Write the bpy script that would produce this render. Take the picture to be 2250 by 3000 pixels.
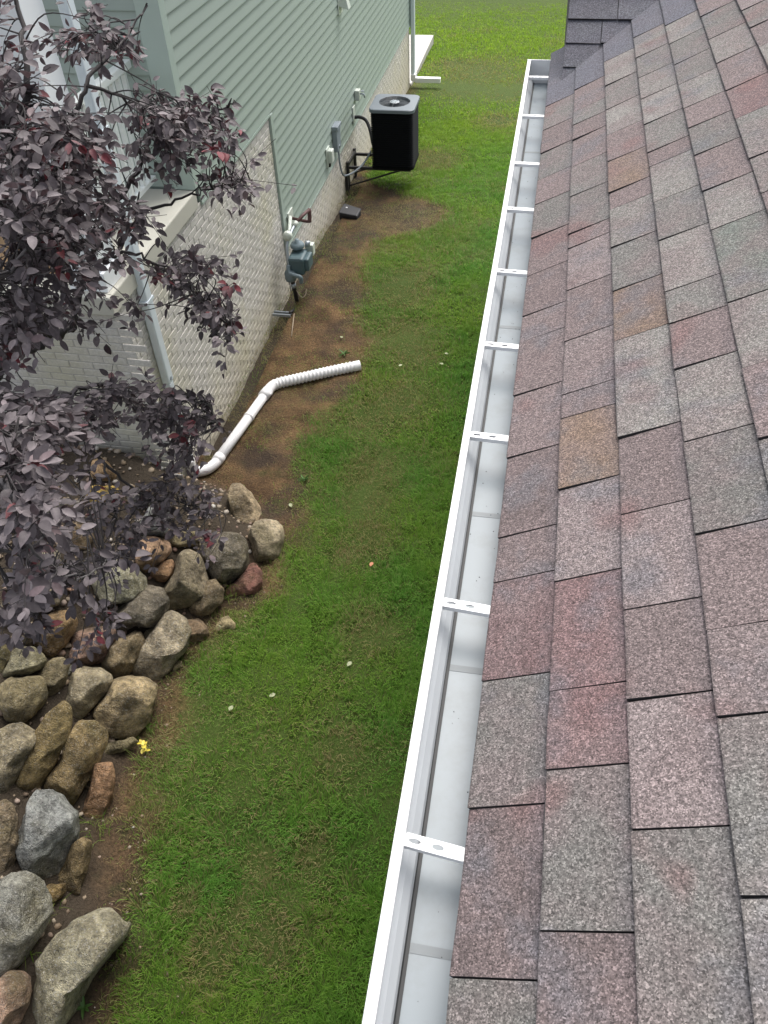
import bpy, bmesh, math, random
import numpy as np
from mathutils import Vector, Matrix, noise as mnoise
R = math.radians
random.seed(4); rng = np.random.default_rng(4)
sc = bpy.context.scene
for o in list(bpy.data.objects): bpy.data.objects.remove(o)
# ---------------------------------------------------------------- camera, sky, sun, exposure
cam = bpy.data.objects.new('camera', bpy.data.cameras.new('camera')); sc.collection.objects.link(cam)
CAM_RIGHT=(0.98358031,0.17778272,-0.03103364); CAM_DOWN=(0.10476029,-0.70246812,-0.70396295); CAM_FWD=(-0.14695259,0.689153,-0.70955837)
rt, dn, fw = Vector(CAM_RIGHT), Vector(CAM_DOWN), Vector(CAM_FWD)
cam.matrix_world = Matrix(((rt.x,-dn.x,-fw.x,0),(rt.y,-dn.y,-fw.y,0),(rt.z,-dn.z,-fw.z,5.2),(0,0,0,1)))
cam.data.sensor_fit = 'VERTICAL'; cam.data.sensor_height = 36; cam.data.lens = 36*2350/3000
cam.data.clip_start = .05; cam.data.clip_end = 1500
sc.camera = cam
SUN_EL, SUN_ROT = R(60), R(9)
w = bpy.data.worlds.new('World'); sc.world = w; w.use_nodes = True
nt = w.node_tree; bg = nt.nodes['Background']
sky = nt.nodes.new('ShaderNodeTexSky'); sky.sky_type = 'NISHITA'; sky.sun_disc = False
sky.sun_elevation = SUN_EL; sky.sun_rotation = SUN_ROT; sky.dust_density = 4.0; sky.air_density = 1.0; sky.ozone_density = 1.0
hs = nt.nodes.new('ShaderNodeHueSaturation'); hs.inputs['Saturation'].default_value = .35   # thin overcast: far less blue than a clear sky
nt.links.new(sky.outputs[0], hs.inputs['Color']); nt.links.new(hs.outputs[0], bg.inputs[0]); bg.inputs[1].default_value = 0.12
sun = bpy.data.objects.new('sun', bpy.data.lights.new('sun', 'SUN')); sc.collection.objects.link(sun)
sun.data.energy = 1.5; sun.data.angle = R(45); sun.data.color = (1, .96, .9)
sd = Vector((math.sin(SUN_ROT)*math.cos(SUN_EL), math.cos(SUN_ROT)*math.cos(SUN_EL), math.sin(SUN_EL)))
sun.rotation_euler = sd.to_track_quat('Z', 'Y').to_euler(); sun.location = (0, 6, 20)
vs = sc.view_settings; vs.view_transform = 'Standard'; vs.look = 'None'; vs.gamma = 1; vs.use_curve_mapping = False; vs.exposure = 1.3
# ---------------------------------------------------------------- scene data worked out from image pixels (metres)
TOE_Y=[-2, 0.3, 1.0, 1.5, 2.0, 2.5, 3.1, 3.5, 4.0, 4.5, 5.0, 5.2, 5.4, 9]
TOE_X=[-1.6, -1.75, -1.95, -2.2, -2.36, -2.35, -2.42, -2.25, -2.02, -1.98, -2.25, -2.65, -3.1, -3.1]
# boulders: label, centre, colour, speckle, half thickness, camera-facing outline traced from image pixels, in metres
BOULDERS=[
 ('smooth tan boulder at the top right end of the stacked stones, nearest the white pipe', (-2.319, 4.837, 0.085), (0.4, 0.33, 0.25), 0.5, 0.146, [(-0.169, -0.106), (-0.102, -0.21), (-0.042, -0.215), (0.042, -0.14), (0.109, -0.03), (0.146, 0.063), (0.126, 0.139), (0.042, 0.198), (-0.026, 0.223), (-0.127, 0.08)]),
 ('pale beige rounded boulder standing out furthest onto the lawn below the tan one', (-2.018, 4.474, 0.069), (0.42, 0.37, 0.3), 0.3, 0.17, [(-0.167, -0.058), (-0.094, -0.171), (-0.013, -0.2), (0.076, -0.187), (0.133, -0.098), (0.146, 0.007), (0.117, 0.104), (0.068, 0.177), (-0.013, 0.185), (-0.11, 0.169), (-0.143, 0.072)]),
 ('dark grey brown round boulder under a purple twig, above the red stone', (-2.261, 4.136, 0.198), (0.15, 0.135, 0.115), 0.5, 0.216, [(-0.203, -0.031), (-0.196, -0.125), (-0.118, -0.187), (-0.009, -0.202), (0.115, -0.187), (0.193, -0.093), (0.208, 0.015), (0.162, 0.124), (0.069, 0.186), (0.014, 0.236), (-0.071, 0.186), (-0.164, 0.077)]),
 ('angular red stone at the edge of the lawn', (-2.066, 3.992, 0.058), (0.3, 0.15, 0.14), 0.15, 0.088, [(-0.173, 0.118), (-0.15, 0.041), (-0.05, -0.037), (0.043, -0.161), (0.09, -0.176), (0.144, -0.099), (0.144, -0.006), (0.097, 0.095), (-0.034, 0.095), (-0.111, 0.13)]),
 ('large grey brown pyramid shaped boulder with a pale vein near its tip', (-2.459, 3.762, 0.286), (0.24, 0.21, 0.165), 0.4, 0.194, [(-0.192, 0.116), (-0.148, 0.011), (-0.088, -0.137), (-0.029, -0.234), (0.023, -0.246), (0.09, -0.212), (0.128, -0.122), (0.157, -0.018), (0.165, 0.071), (0.12, 0.13), (0.016, 0.205), (-0.088, 0.231), (-0.155, 0.205)]),
 ('brown boulder tucked behind the right side of the pyramid shaped boulder', (-2.305, 3.725, 0.113), (0.22, 0.18, 0.13), 0.4, 0.104, [(-0.153, 0.064), (-0.048, -0.018), (-0.003, -0.161), (0.073, -0.176), (0.14, -0.101), (0.133, 0.004), (0.058, 0.094), (-0.048, 0.147), (-0.153, 0.147)]),
 ('smooth pinkish tan boulder with a leaf shadowed left end', (-2.712, 3.822, 0.516), (0.4, 0.27, 0.2), 0.3, 0.146, [(-0.122, -0.133), (-0.041, -0.14), (0.061, -0.121), (0.135, -0.074), (0.152, -0.015), (0.091, 0.051), (0.017, 0.102), (-0.056, 0.154), (-0.107, 0.146), (-0.129, 0.029)]),
 ('small orange brown egg shaped stone beside the pyramid shaped boulder', (-2.631, 3.771, 0.372), (0.3, 0.19, 0.12), 0.3, 0.088, [(-0.102, 0.034), (-0.073, -0.04), (0.001, -0.084), (0.06, -0.092), (0.087, -0.04), (0.068, 0.034), (0.016, 0.086), (-0.058, 0.101)]),
 ('small olive stone wedged between the grey boulder and the dark boulder', (-2.559, 4.109, 0.403), (0.23, 0.2, 0.13), 0.3, 0.097, [(-0.112, -0.064), (-0.002, -0.08), (0.09, -0.057), (0.097, 0.012), (0.059, 0.058), (-0.032, 0.081), (-0.101, 0.05)]),
 ('grey stone half under leaves just right of the yellow stone', (-2.91, 4.2, 0.746), (0.28, 0.28, 0.28), 0.4, 0.084, [(-0.093, -0.01), (-0.078, -0.069), (0.019, -0.077), (0.102, -0.017), (0.117, 0.058), (0.012, 0.065), (-0.078, 0.05)]),
 ('grey speckled boulder resting above the pinkish tan boulder', (-2.753, 4.048, 0.621), (0.24, 0.26, 0.29), 0.5, 0.145, [(-0.156, 0.047), (-0.13, -0.057), (-0.048, -0.131), (0.056, -0.138), (0.123, -0.057), (0.138, 0.033), (0.1, 0.099), (0.011, 0.111), (-0.093, 0.092)]),
 ('mustard yellow stone among the leaves and pebbles', (-3.138, 4.055, 0.87), (0.42, 0.3, 0.09), 0.3, 0.079, [(-0.134, -0.005), (-0.083, -0.071), (0.02, -0.085), (0.107, -0.071), (0.137, -0.034), (0.107, 0.017), (0.034, 0.039), (-0.002, 0.09), (-0.068, 0.083), (-0.119, 0.039)]),
 ('small rusty brown stone touching the yellow stone', (-3.052, 4.044, 0.808), (0.26, 0.13, 0.06), 0.3, 0.043, [(-0.059, 0.03), (-0.044, -0.021), (0.044, -0.051), (0.059, 0.001), (0.0, 0.042)]),
 ('light brown cobble on the pebbles above the yellow stone', (-3.239, 4.31, 0.885), (0.36, 0.25, 0.16), 0.3, 0.096, [(-0.094, 0.004), (-0.079, -0.086), (-0.019, -0.109), (0.056, -0.056), (0.101, 0.019), (0.086, 0.079), (0.011, 0.086), (-0.064, 0.064)]),
 ('dark brown stone under the leaves at the far left among pebbles', (-3.786, 4.099, 0.908), (0.14, 0.1, 0.06), 0.3, 0.097, [(-0.096, -0.007), (-0.067, -0.067), (0.037, -0.082), (0.089, -0.037), (0.082, 0.037), (0.022, 0.089), (-0.067, 0.067)]),
 ('broad grey green lichen spotted boulder partly covered by leaves', (-2.868, 3.476, 0.553), (0.27, 0.27, 0.22), 0.9, 0.162, [(-0.234, -0.016), (-0.205, -0.115), (-0.107, -0.171), (0.035, -0.157), (0.148, -0.101), (0.218, -0.03), (0.225, 0.055), (0.169, 0.132), (0.035, 0.167), (-0.092, 0.153), (-0.191, 0.083)]),
 ('dark grey brown wedge shaped boulder left of the pyramid shaped boulder', (-2.695, 3.385, 0.334), (0.16, 0.145, 0.125), 0.4, 0.143, [(-0.219, 0.081), (-0.191, 0.01), (-0.077, -0.076), (0.023, -0.175), (0.08, -0.211), (0.18, -0.175), (0.223, -0.047), (0.194, 0.053), (0.123, 0.11), (-0.005, 0.124), (-0.134, 0.167), (-0.198, 0.139)]),
 ('long pale granite boulder leaning diagonally at the lawn edge', (-2.469, 3.208, 0.132), (0.36, 0.32, 0.26), 0.9, 0.171, [(-0.249, 0.203), (-0.199, 0.061), (-0.113, -0.082), (-0.042, -0.196), (0.036, -0.288), (0.1, -0.281), (0.171, -0.21), (0.207, -0.125), (0.186, -0.025), (0.114, 0.061), (0.057, 0.16), (-0.014, 0.231), (-0.085, 0.26), (-0.17, 0.231)]),
 ('brown stone half hidden behind the long pale granite boulder', (-2.304, 3.462, 0.043), (0.22, 0.165, 0.12), 0.3, 0.082, [(-0.092, -0.097), (-0.003, -0.097), (0.085, -0.038), (0.1, 0.021), (0.026, 0.095), (-0.047, 0.109), (-0.069, 0.006)]),
 ('brown oval boulder leaning left of the long pale granite boulder', (-2.71, 3.049, 0.212), (0.25, 0.205, 0.14), 0.5, 0.145, [(-0.183, 0.062), (-0.141, -0.036), (-0.058, -0.119), (0.054, -0.175), (0.123, -0.168), (0.144, -0.091), (0.109, 0.02), (0.054, 0.132), (-0.016, 0.187), (-0.086, 0.187)]),
 ('small buff stone wedged on top of the long pale granite boulder', (-2.614, 3.296, 0.145), (0.3, 0.27, 0.2), 0.4, 0.062, [(-0.065, 0.001), (-0.022, -0.049), (0.036, -0.064), (0.058, -0.013), (0.022, 0.052), (-0.029, 0.073)]),
 ('reddish brown boulder with purple leaves hanging over its top', (-2.887, 2.994, 0.378), (0.25, 0.17, 0.15), 0.4, 0.159, [(-0.187, 0.039), (-0.166, -0.057), (-0.085, -0.118), (0.038, -0.132), (0.147, -0.125), (0.154, -0.057), (0.12, 0.039), (0.079, 0.121), (-0.003, 0.155), (-0.098, 0.134)]),
 ('rusty brown boulder below the leaves between two grey stones', (-3.074, 2.936, 0.574), (0.23, 0.16, 0.09), 0.4, 0.138, [(-0.132, 0.077), (-0.119, -0.069), (-0.052, -0.149), (0.054, -0.162), (0.134, -0.109), (0.12, -0.016), (0.067, 0.09), (0.001, 0.157), (-0.072, 0.183)]),
 ('grey brown stone left of the rusty brown boulder', (-3.202, 2.831, 0.668), (0.25, 0.21, 0.18), 0.4, 0.076, [(-0.076, 0.062), (-0.05, -0.055), (0.015, -0.1), (0.08, -0.094), (0.067, 0.023), (0.015, 0.082), (-0.05, 0.082)]),
 ('grey olive boulder lying above the squarish olive boulder', (-3.13, 2.621, 0.645), (0.24, 0.23, 0.17), 0.4, 0.104, [(-0.135, 0.046), (-0.084, -0.043), (-0.046, -0.106), (0.043, -0.106), (0.112, -0.068), (0.15, -0.017), (0.119, 0.034), (0.03, 0.072), (-0.059, 0.097), (-0.129, 0.091)]),
 ('greenish brown stone cut by the left edge above the squarish olive boulder', (-3.25, 2.603, 0.727), (0.17, 0.15, 0.08), 0.4, 0.062, [(-0.05, 0.093), (-0.05, -0.07), (0.0, -0.089), (0.038, -0.058), (0.048, 0.018), (0.013, 0.106)]),
 ('upright oval olive brown boulder between two squarish ones', (-2.965, 2.633, 0.484), (0.23, 0.2, 0.14), 0.4, 0.098, [(-0.113, -0.006), (-0.068, -0.083), (0.01, -0.141), (0.075, -0.154), (0.111, -0.116), (0.087, -0.032), (0.049, 0.059), (-0.003, 0.149), (-0.055, 0.188), (-0.093, 0.136)]),
 ('squarish olive boulder below the grey olive one', (-3.044, 2.396, 0.603), (0.23, 0.2, 0.13), 0.5, 0.16, [(-0.147, 0.045), (-0.14, -0.066), (-0.091, -0.122), (0.008, -0.14), (0.101, -0.134), (0.126, -0.066), (0.119, 0.045), (0.095, 0.132), (0.008, 0.163), (-0.079, 0.144)]),
 ('tan grey pear shaped boulder pointing down, left of the broad flat tan boulder', (-2.785, 2.654, 0.326), (0.29, 0.26, 0.2), 0.6, 0.161, [(-0.153, -0.06), (-0.111, -0.126), (-0.032, -0.159), (0.073, -0.159), (0.152, -0.126), (0.174, -0.073), (0.139, 0.019), (0.073, 0.084), (-0.006, 0.176), (-0.059, 0.216), (-0.105, 0.163), (-0.144, 0.045)]),
 ('broad flat faced tan boulder at the lawn edge above the yellow leaved plant', (-2.531, 2.664, 0.154), (0.33, 0.27, 0.18), 0.6, 0.205, [(-0.25, 0.005), (-0.177, -0.088), (-0.097, -0.169), (0.01, -0.209), (0.117, -0.209), (0.191, -0.155), (0.197, -0.062), (0.171, 0.045), (0.144, 0.125), (0.05, 0.206), (-0.03, 0.232), (-0.123, 0.192), (-0.204, 0.085)]),
 ('long layered brown boulder running diagonally down', (-2.821, 2.122, 0.416), (0.24, 0.19, 0.1), 0.4, 0.101, [(-0.214, 0.261), (-0.141, 0.151), (-0.092, 0.029), (-0.019, -0.165), (0.041, -0.275), (0.127, -0.342), (0.185, -0.281), (0.187, -0.177), (0.151, -0.068), (0.078, 0.078), (-0.019, 0.212), (-0.105, 0.291), (-0.178, 0.285)]),
 ('large mossy tan boulder right of the long layered brown one', (-2.645, 2.14, 0.252), (0.27, 0.21, 0.12), 0.5, 0.148, [(-0.108, -0.012), (-0.034, -0.21), (0.028, -0.297), (0.115, -0.284), (0.177, -0.21), (0.181, -0.123), (0.14, -0.024), (0.09, 0.063), (0.04, 0.187), (-0.009, 0.261), (-0.071, 0.249), (-0.146, 0.175), (-0.22, 0.15), (-0.183, 0.075)]),
 ('grey tan boulder at the left edge beside the long layered brown one', (-2.929, 2.011, 0.505), (0.28, 0.25, 0.19), 0.7, 0.111, [(-0.111, 0.261), (-0.111, -0.179), (-0.051, -0.209), (0.044, -0.203), (0.109, -0.167), (0.121, -0.096), (0.08, 0.011), (0.02, 0.106), (-0.027, 0.213), (-0.075, 0.261)]),
 ('flat olive slab of stone just above the yellow leaved plant', (-2.495, 2.396, 0.078), (0.27, 0.24, 0.16), 0.3, 0.036, [(-0.113, 0.053), (-0.1, -0.019), (-0.002, -0.051), (0.116, -0.071), (0.142, -0.038), (0.077, 0.014), (-0.028, 0.04), (-0.093, 0.073)]),
 ('flat reddish brown stone sunk in the soil below the yellow leaved plant', (-2.477, 2.032, 0.101), (0.27, 0.17, 0.11), 0.3, 0.068, [(-0.113, 0.179), (-0.101, 0.068), (-0.051, -0.094), (-0.001, -0.218), (0.086, -0.231), (0.098, -0.119), (0.086, 0.03), (0.036, 0.167), (-0.039, 0.217)]),
 ('large blue grey granite boulder standing upright among brown ones', (-2.588, 1.642, 0.304), (0.24, 0.26, 0.29), 0.9, 0.18, [(-0.176, -0.012), (-0.136, -0.081), (-0.096, -0.196), (-0.073, -0.283), (-0.009, -0.277), (0.06, -0.242), (0.129, -0.185), (0.198, -0.127), (0.186, -0.035), (0.152, 0.057), (0.106, 0.16), (0.06, 0.264), (-0.009, 0.304), (-0.078, 0.299), (-0.136, 0.229), (-0.176, 0.126)]),
 ('brown boulder at the left edge beside the blue grey granite boulder', (-2.744, 1.521, 0.453), (0.24, 0.195, 0.145), 0.4, 0.084, [(-0.071, 0.024), (-0.071, -0.221), (-0.004, -0.249), (0.041, -0.221), (0.063, -0.132), (0.068, 0.002), (0.057, 0.113), (0.018, 0.202), (-0.032, 0.258), (-0.071, 0.224)]),
 ('light grey granite boulder at the left edge above the pink one', (-2.467, 1.125, 0.408), (0.31, 0.32, 0.32), 0.9, 0.161, [(-0.157, 0.039), (-0.136, -0.17), (-0.063, -0.233), (-0.005, -0.249), (0.063, -0.212), (0.11, -0.16), (0.136, -0.076), (0.141, -0.003), (0.11, 0.081), (0.052, 0.186), (-0.01, 0.259), (-0.084, 0.28), (-0.157, 0.259)]),
 ('mossy brown stone leaning right of the blue grey granite boulder', (-2.399, 1.531, 0.131), (0.21, 0.165, 0.1), 0.3, 0.064, [(-0.119, 0.076), (-0.073, -0.039), (-0.027, -0.166), (0.043, -0.201), (0.101, -0.178), (0.089, -0.085), (0.054, 0.03), (0.031, 0.146), (-0.015, 0.226), (-0.084, 0.192)]),
 ('biggest boulder, pale with a dark steep side, nearest to the roof', (-2.101, 1.003, 0.217), (0.36, 0.345, 0.28), 1.0, 0.239, [(-0.265, 0.208), (-0.238, 0.062), (-0.207, -0.074), (-0.123, -0.158), (-0.039, -0.242), (0.065, -0.284), (0.149, -0.278), (0.222, -0.242), (0.262, -0.179), (0.233, -0.106), (0.149, -0.022), (0.076, 0.083), (0.023, 0.188), (-0.008, 0.312), (-0.092, 0.376), (-0.207, 0.355)]),
 ('pink granite boulder at the bottom left corner', (-2.33, 0.774, 0.354), (0.37, 0.26, 0.22), 0.5, 0.12, [(-0.121, -0.078), (-0.032, -0.123), (0.038, -0.118), (0.078, -0.078), (0.083, 0.002), (0.058, 0.072), (0.018, 0.151), (-0.121, 0.171)]),
 ('small yellowish brown stone below the blue grey granite boulder', (-2.451, 1.377, 0.176), (0.24, 0.175, 0.09), 0.3, 0.054, [(-0.081, 0.012), (-0.042, -0.033), (0.026, -0.055), (0.071, -0.05), (0.065, 0.012), (0.014, 0.057), (-0.053, 0.057)]),
 ('small flat buff stone on the soil under the red stone', (-2.105, 3.578, 0.024), (0.35, 0.3, 0.2), 0.2, 0.036, [(-0.102, 0.048), (-0.042, -0.056), (0.017, -0.078), (0.077, -0.011), (0.077, 0.033), (-0.027, 0.063)]),
 ('small stone at the foot of the long pale granite boulder', (-2.355, 3.143, 0.017), (0.25, 0.22, 0.15), 0.3, 0.03, [(-0.044, 0.04), (-0.023, -0.031), (0.034, -0.046), (0.041, -0.003), (-0.009, 0.04)]),
 ('small grey chip of stone above the pear shaped boulder', (-2.943, 2.771, 0.383), (0.24, 0.25, 0.24), 0.3, 0.025, [(-0.033, 0.039), (-0.013, -0.028), (0.027, -0.048), (0.027, -0.001), (-0.007, 0.039)]),
 ('small pinkish stone left of the grey speckled boulder', (-3.101, 3.893, 0.814), (0.35, 0.24, 0.22), 0.3, 0.051, [(-0.049, 0.006), (-0.02, -0.052), (0.052, -0.045), (0.038, 0.02), (-0.02, 0.071)]),
 ('brown stone under leaves above the lichen spotted boulder', (-3.144, 3.674, 0.798), (0.22, 0.16, 0.11), 0.4, 0.078, [(-0.075, -0.014), (-0.033, -0.099), (0.038, -0.085), (0.08, 0.014), (0.038, 0.099), (-0.047, 0.085)]),
 ('greenish grey stone under leaves left of the pinkish stone', (-3.417, 3.84, 0.881), (0.22, 0.22, 0.16), 0.4, 0.079, [(-0.086, -0.008), (-0.029, -0.066), (0.057, -0.073), (0.086, 0.006), (0.029, 0.078), (-0.057, 0.063)]),
 ('small reddish stone left of the lichen spotted boulder', (-3.086, 3.326, 0.605), (0.3, 0.19, 0.16), 0.3, 0.057, [(-0.061, -0.001), (-0.019, -0.057), (0.05, -0.029), (0.05, 0.04), (-0.019, 0.047)]),
 ('brown boulder under the thick leaves above the rusty brown boulder', (-3.235, 3.151, 0.728), (0.22, 0.19, 0.15), 0.4, 0.122, [(-0.142, -0.027), (-0.088, -0.107), (0.033, -0.107), (0.14, -0.04), (0.14, 0.067), (0.019, 0.121), (-0.102, 0.094)]),
 ('dull brown stone under leaves by the left edge', (-3.341, 2.926, 0.784), (0.2, 0.18, 0.15), 0.4, 0.106, [(-0.098, -0.022), (-0.046, -0.1), (0.072, -0.087), (0.098, 0.017), (0.046, 0.082), (-0.072, 0.109)]),
 ('dull grey stone under leaves left of the lichen spotted boulder', (-3.294, 3.376, 0.827), (0.22, 0.2, 0.17), 0.4, 0.101, [(-0.123, -0.03), (-0.055, -0.098), (0.082, -0.071), (0.123, 0.025), (0.055, 0.093), (-0.082, 0.08)]),
 ('dull brown stone in the leaf shade below the dark brown stone', (-3.571, 3.633, 0.89), (0.2, 0.17, 0.13), 0.4, 0.1, [(-0.096, -0.033), (-0.012, -0.103), (0.101, -0.061), (0.101, 0.052), (0.002, 0.094), (-0.096, 0.052)]),
]
BRANCHES=[
 ([(-3.75, 2.3, 0.75), (-3.4, 2.4, 1.6), (-2.75, 2.6, 2.7), (-2.293, 2.637, 3.163), (-2.231, 2.698, 3.209), (-2.15, 2.727, 3.221), (-2.108, 2.766, 3.249)],0.055,0.024),
 ([(-2.108, 2.766, 3.249), (-2.076, 2.726, 3.345), (-1.995, 2.65, 3.536), (-1.847, 2.55, 3.831), (-1.663, 2.398, 4.21), (-1.6, 2.459, 4.397), (-1.64, 2.583, 4.525), (-1.668, 2.7, 4.645)],0.022,0.006),
 ([(-2.108, 2.766, 3.249), (-1.965, 2.764, 3.289), (-1.931, 2.801, 3.387), (-1.84, 2.852, 3.56), (-1.712, 2.944, 3.763), (-1.609, 3.104, 3.897), (-1.485, 3.228, 3.992), (-1.328, 3.317, 4.046), (-1.262, 3.349, 4.064)],0.02,0.003),
 ([(-1.84, 2.852, 3.56), (-1.717, 2.911, 3.591), (-1.572, 2.917, 3.566), (-1.402, 2.858, 3.475), (-1.276, 2.798, 3.39), (-1.198, 2.765, 3.342)],0.009,0.002),
 ([(-1.712, 2.944, 3.763), (-1.508, 3.001, 3.776), (-1.348, 3.07, 3.811), (-1.157, 3.12, 3.819)],0.009,0.002),
 ([(-1.847, 2.55, 3.831), (-1.65, 2.608, 4.129), (-1.536, 2.691, 4.326), (-1.512, 2.891, 4.375), (-1.492, 3.088, 4.421), (-1.462, 3.138, 4.463)],0.012,0.002),
 ([(-1.536, 2.691, 4.326), (-1.512, 2.979, 4.178), (-1.475, 3.123, 4.169)],0.007,0.002),
 ([(-2.75, 2.6, 2.7), (-2.169, 2.294, 3.226), (-1.882, 2.366, 3.237), (-1.781, 2.581, 3.143), (-1.602, 2.674, 3.055), (-1.371, 2.682, 3.016), (-1.3, 2.618, 2.938)],0.018,0.003),
 ([(-1.882, 2.366, 3.237), (-1.746, 2.351, 2.912), (-1.599, 2.343, 2.733), (-1.422, 2.414, 2.624), (-1.295, 2.414, 2.598)],0.01,0.002),
 ([(-3.4, 2.4, 1.6), (-2.7, 1.9, 2.9), (-1.641, 1.679, 3.788), (-1.295, 1.309, 3.85), (-1.225, 1.253, 3.852), (-1.183, 1.199, 3.791), (-1.188, 1.198, 3.65), (-1.183, 1.195, 3.505)],0.02,0.002),
 ([(-1.641, 1.679, 3.788), (-1.647, 1.862, 3.967), (-1.464, 1.876, 4.084), (-1.408, 1.964, 4.157)],0.012,0.003),
 ([(-1.641, 1.679, 3.788), (-1.316, 1.394, 3.867), (-1.242, 1.44, 3.896)],0.008,0.002),
 ([(-1.295, 1.309, 3.85), (-1.41, 1.286, 3.64), (-1.366, 1.36, 3.422), (-1.283, 1.412, 3.313), (-1.349, 1.64, 3.126)],0.009,0.002),
 ([(-1.746, 2.351, 2.912), (-1.634, 2.159, 2.844), (-1.596, 2.152, 2.688)],0.006,0.002),
 ([(-1.41, 1.286, 3.64), (-1.379, 1.242, 3.45), (-1.369, 1.242, 3.307)],0.007,0.002),
 ([(-1.663, 2.398, 4.21), (-1.58, 2.242, 4.323), (-1.568, 2.245, 4.464)],0.008,0.003),
]
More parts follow.
